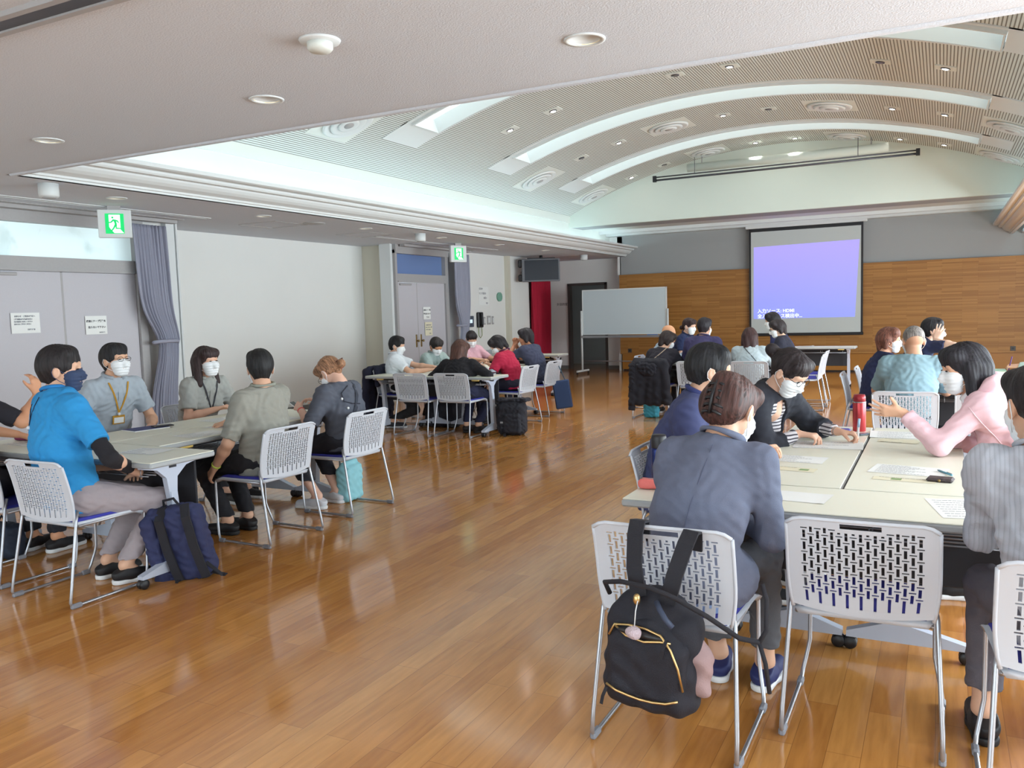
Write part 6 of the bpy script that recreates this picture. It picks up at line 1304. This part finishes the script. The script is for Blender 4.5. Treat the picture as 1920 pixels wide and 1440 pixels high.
MB().tube([(0.02, -0.06, 0.355), (0.04, -0.085, 0.345), (0.065, -0.10, 0.325), (0.085, -0.095, 0.305)], 0.009, 8).build('carry_handle', mat('handle_slate', C8(52, 62, 84), 0.6), t)
MB().tube([(-0.035, -0.07, 0.36), (-0.030, -0.10, 0.33), (-0.028, -0.108, 0.285)], 0.0018, 6).build('charm_cord', M_sole, t); sdf_obj('pompom', [Grp([El((-0.028, -0.115, 0.268), (0.024, 0.022, 0.020))])], 0.004, mat('pompom_pink', C8(206, 188, 196), 0.95, bump=(200, 1.0)), t, wrinkle=0.002, wf=3); MB().ellip((-0.04, -0.07, 0.355), (0.012, 0.01, 0.018), 10, 8).build('charm', M_gold, t)
sdf_obj('scarf', [Grp([Rc((0.150, -0.01, 0.10), (0.155, -0.012, 0.19), 0.030, 0.034), Rc((0.150, 0.0, 0.19), (0.135, 0.005, 0.235), 0.030, 0.020)], 0.02)], 0.005, mat('scarf_mauve', C8(160, 134, 134), 0.9, bump=(300, 0.3)), t, wrinkle=0.006, wf=1.6)
# navy rucksack standing on the floor by the table leg
t = thing('rucksack', 'navy rucksack leaning on the leg of the left group table', 'backpack', (-3.80, 3.30, 0.0), radians(22)); t.rotation_euler = (radians(8), radians(-8), radians(24))
sdf_obj('bag_body', [Grp([Bx((0, 0, 0.20), (0.16, 0.075, 0.205), 0.04), Bx((-0.01, 0, 0.38), (0.13, 0.05, 0.05), 0.03)], 0.04)], 0.007, M_bagn, t, wrinkle=0.005)
sdf_obj('side_panel', [Grp([Bx((-0.125, -0.01, 0.20), (0.045, 0.085, 0.20), 0.03)], 0.02)], 0.007, M_bagn, t, wrinkle=0.005)
for x in (-0.045, 0.11): MB().ribbon([(x*0.8, -0.02, 0.43), (x, -0.085, 0.38), (x+0.005, -0.092, 0.22), (x+0.02, -0.092, 0.08), (x+0.03, -0.09, 0.02)], [(0, 0, 1)]+[(0, -1, 0)]*4, 0.05, 0.012).build('shoulder_strap', M_web, t)
MB().tube([(-0.04, 0, 0.42), (-0.03, -0.01, 0.47), (0.03, -0.01, 0.475), (0.05, 0, 0.42)], 0.008, 8).build('carry_handle', M_web, t)
MB().ribbon([(-0.02, -0.095, 0.03), (-0.03, -0.14, 0.012), (-0.05, -0.19, 0.008)], (0, 0, 1), 0.02, 0.004).build('strap_end', M_web, t); MB().ribbon([(0.15, -0.08, 0.10), (0.23, -0.10, 0.02), (0.25, -0.09, 0.012), (0.16, -0.06, 0.03)], (0, -0.3, 1), 0.02, 0.004).build('loose_strap', M_web, t)
# black backpack on the floor of the back left group
t = thing('backpack', 'black backpack standing on the floor by the crimson shirt', 'backpack', (-4.50, 8.72, 0.0), radians(10))
sdf_obj('bag_body', [Grp([Bx((0, 0, 0.20), (0.175, 0.11, 0.20), 0.08), El((0, 0, 0.30), (0.16, 0.10, 0.13))], 0.04)], 0.010, M_bagb, t, wrinkle=0.006); sdf_obj('front_pocket', [Grp([Bx((0.03, -0.10, 0.15), (0.11, 0.04, 0.12), 0.035)], 0.02)], 0.010, M_bagb, t, wrinkle=0.005)
sdf_obj('top_flap', [Grp([Bx((0.02, 0.02, 0.415), (0.19, 0.10, 0.02), 0.018)], 0.02)], 0.009, M_bagb, t, wrinkle=0.006); MB().box(-0.11, -0.04, -0.125, -0.118, 0.15, 0.17).build('reflective_tag', M_metal, t); MB().ribbon([(-0.06, -0.11, 0.03), (-0.05, -0.16, 0.01), (-0.03, -0.2, 0.006)], (0, 0, 1), 0.03, 0.004).build('strap_end', M_web, t)
t = thing('rucksack', 'dark bag lying under the back left table between the chairs', 'bag', (-5.70, 9.12, 0), 0.1); sdf_obj('bag_body', [Grp([Bx((0, 0, 0.16), (0.24, 0.10, 0.16), 0.06)])], 0.012, M_bagb, t, wrinkle=0.006); MB().tube([(-0.1, 0, 0.3), (0, -0.02, 0.37), (0.1, 0, 0.3)], 0.01, 8).build('carry_handle', M_web, t)
t = thing('suitcase', 'black case under the back left table beside the black backpack', 'case', (-4.88, 9.05, 0), 0.1); MB().box(-0.11, 0.11, -0.08, 0.08, 0.0, 0.36, bev=0.03).build('case_body', M_bagb, t); MB().box(-0.03, 0.03, -0.085, -0.08, 0.30, 0.325).build('latch', M_metal, t)
t = thing('bag', 'dark bag under the chair at the left edge', 'bag', (-5.24, 3.12, 0), 0.2); sdf_obj('bag_body', [Grp([Bx((0, 0, 0.11), (0.12, 0.08, 0.11), 0.05)])], 0.009, mat('bag_teal', C8(30, 40, 58), 0.8, bump=(300, 0.3)), t, wrinkle=0.006); MB().tube([(-0.05, 0, 0.2), (0, 0, 0.27), (0.05, 0, 0.2)], 0.006, 8).build('carry_handle', M_web, t)
t = thing('tote_bag', 'pale turquoise plastic bag under the bending woman chair', 'bag', (-4.16, 5.22, 0.0), 0.2); sdf_obj('bag_body', [Grp([Bx((0, 0, 0.14), (0.06, 0.13, 0.14), 0.03), Bx((0, 0, 0.26), (0.02, 0.11, 0.06), 0.015)], 0.04)], 0.009, mat('bag_turquoise', C8(140, 200, 212), 0.6), t, wrinkle=0.004)
MB().tube([(0, -0.06, 0.30), (0, -0.05, 0.37), (0, 0.03, 0.37), (0, 0.04, 0.30)], 0.006, 8).build('carry_handle', mat('bag_turquoise', C8(110, 190, 200), 0.6), t)
t = thing('flat_bag', 'blue flat bag hanging by its strap from the chair back corner', 'bag', (-4.66, 10.72, 0.0), radians(20)); t.rotation_euler = (0, radians(-8), radians(15))
MB().box(-0.14, 0.10, -0.02, 0.02, 0.08, 0.48, bev=0.015).build('bag_body', mat('bag_blue', C8(46, 70, 112), 0.7, bump=(200, 0.2)), t)
MB().tube([(-0.10, 0.0, 0.47), (-0.08, 0.0, 0.65), (-0.03, 0, 0.765), (0.0, 0, 0.65), (0.05, 0.0, 0.47)], 0.007, 8).build('shoulder_strap', mat('strap_blue', C8(60, 90, 110), 0.7), t)
# coats over chair backs
def coat(name, label, x, y, face, c, W_=0.27, low=0.16, seed=1, hz=0.77):
    t = thing(name, label, 'coat', (x, y, 0), radians(face))
    g = [Grp([Rc((-W_, -0.33, 0.70), (W_, -0.33, 0.70), 0.055, 0.055), Rc((-W_*0.9, -0.31, 0.76), (W_*0.9, -0.31, 0.76), 0.045, 0.045), Bx((0, -0.20, 0.66), (W_, 0.035, 0.13), 0.03), Bx((0, -0.355, (hz+low)/2+0.02), (W_*1.1, 0.035, (hz-low)/2-0.02), 0.03)]+[Rc((q*W_*0.95, -0.335, 0.71), (q*W_*1.18+0.02*sin(q*7+seed), -0.375+0.02*cos(q*9), low+0.07), 0.050, 0.056) for q in (-1, -0.5, 0, 0.5, 1)], 0.035, [((0, -0.3, low), (0.15, 0, -1))])]
    sdf_obj('coat_body', g, 0.009, cloth(c), t, wrinkle=0.007, seed=seed, wf=1.0)
    sdf_obj('sleeve', [Grp([Rc((-W_-0.01, -0.36, 0.70), (-W_-0.03, -0.38, low-0.03), 0.055, 0.045)], 0.02, [((0, 0, low-0.04), (0, 0, -1))])], 0.010, cloth(c), t, wrinkle=0.008, seed=seed+2)
    sdf_obj('hood', [Grp([Rc((-0.10, -0.38, 0.70), (0.06, -0.39, 0.69), 0.06, 0.05), Rc((-0.06, -0.40, 0.62), (0.05, -0.40, 0.62), 0.04, 0.04)], 0.04)], 0.010, cloth(c), t, wrinkle=0.010, seed=seed+1)
coat('coat', 'black hooded coat draped over the chair of the middle back group', -3.36, 10.70, 4, (26, 26, 36), 0.20, 0.17, 2)
coat('coat', 'dark navy coat draped over the chair behind the white shirt man', -6.28, 9.00, -90, (24, 26, 48), 0.25, 0.12, 5)
t = thing('tote_bag', 'teal bag peeking out below the black coat', 'bag', (-3.40, 10.62, 0.0)); sdf_obj('bag_body', [Grp([Bx((0, 0, 0.13), (0.10, 0.06, 0.13), 0.04)])], 0.010, mat('bag_teal2', C8(60, 150, 170), 0.7), t, wrinkle=0.006); MB().tube([(-0.04, 0, 0.24), (0, 0, 0.32), (0.04, 0, 0.24)], 0.006, 8).build('carry_handle', M_web, t)

# white piping on the navy polo collar, light collar under the grey blazer
for P, c, dz in ((P2, (226, 228, 236), 0.040), (P1, (170, 196, 232), 0.036)):
    N, s, Bs = P['N'], P['s'], P['Bs']; MB().tube([tuple(N+s*dz+Bs[0]*0.070*sin(t)-Bs[1]*0.066*cos(t)-s*0.011*(1-cos(t))) for t in np.linspace(-2.5, 2.5, 22)], 0.0028, 6).build('collar_piping', cloth(c), P['root'])

# white shirt collar points of the woman in pink
N, s, f_ = P4['N'], P4['s'], fwd(P4)
for sg in (-1, 1):
    pts = [tuple(N+s*0.03+A3(sg*0.062, 0, 0)-f_*0.01), tuple(N+s*0.015+A3(sg*0.055, 0, 0)+f_*0.05)]+[on_torso(P4, N-s*u+A3(sg*(0.055-u*0.2), 0, 0)+f_*0.3, -f_, 0.006) for u in (0.03, 0.07, 0.11)]
    MB().ribbon(pts, [(sg, 0, 0.5), tuple(nrm(f_+A3(sg, 0, 0.4)))]+[tuple(f_)]*3, 0.042, 0.003).build('shirt_collar', cloth((238, 238, 242)), P4['root'])
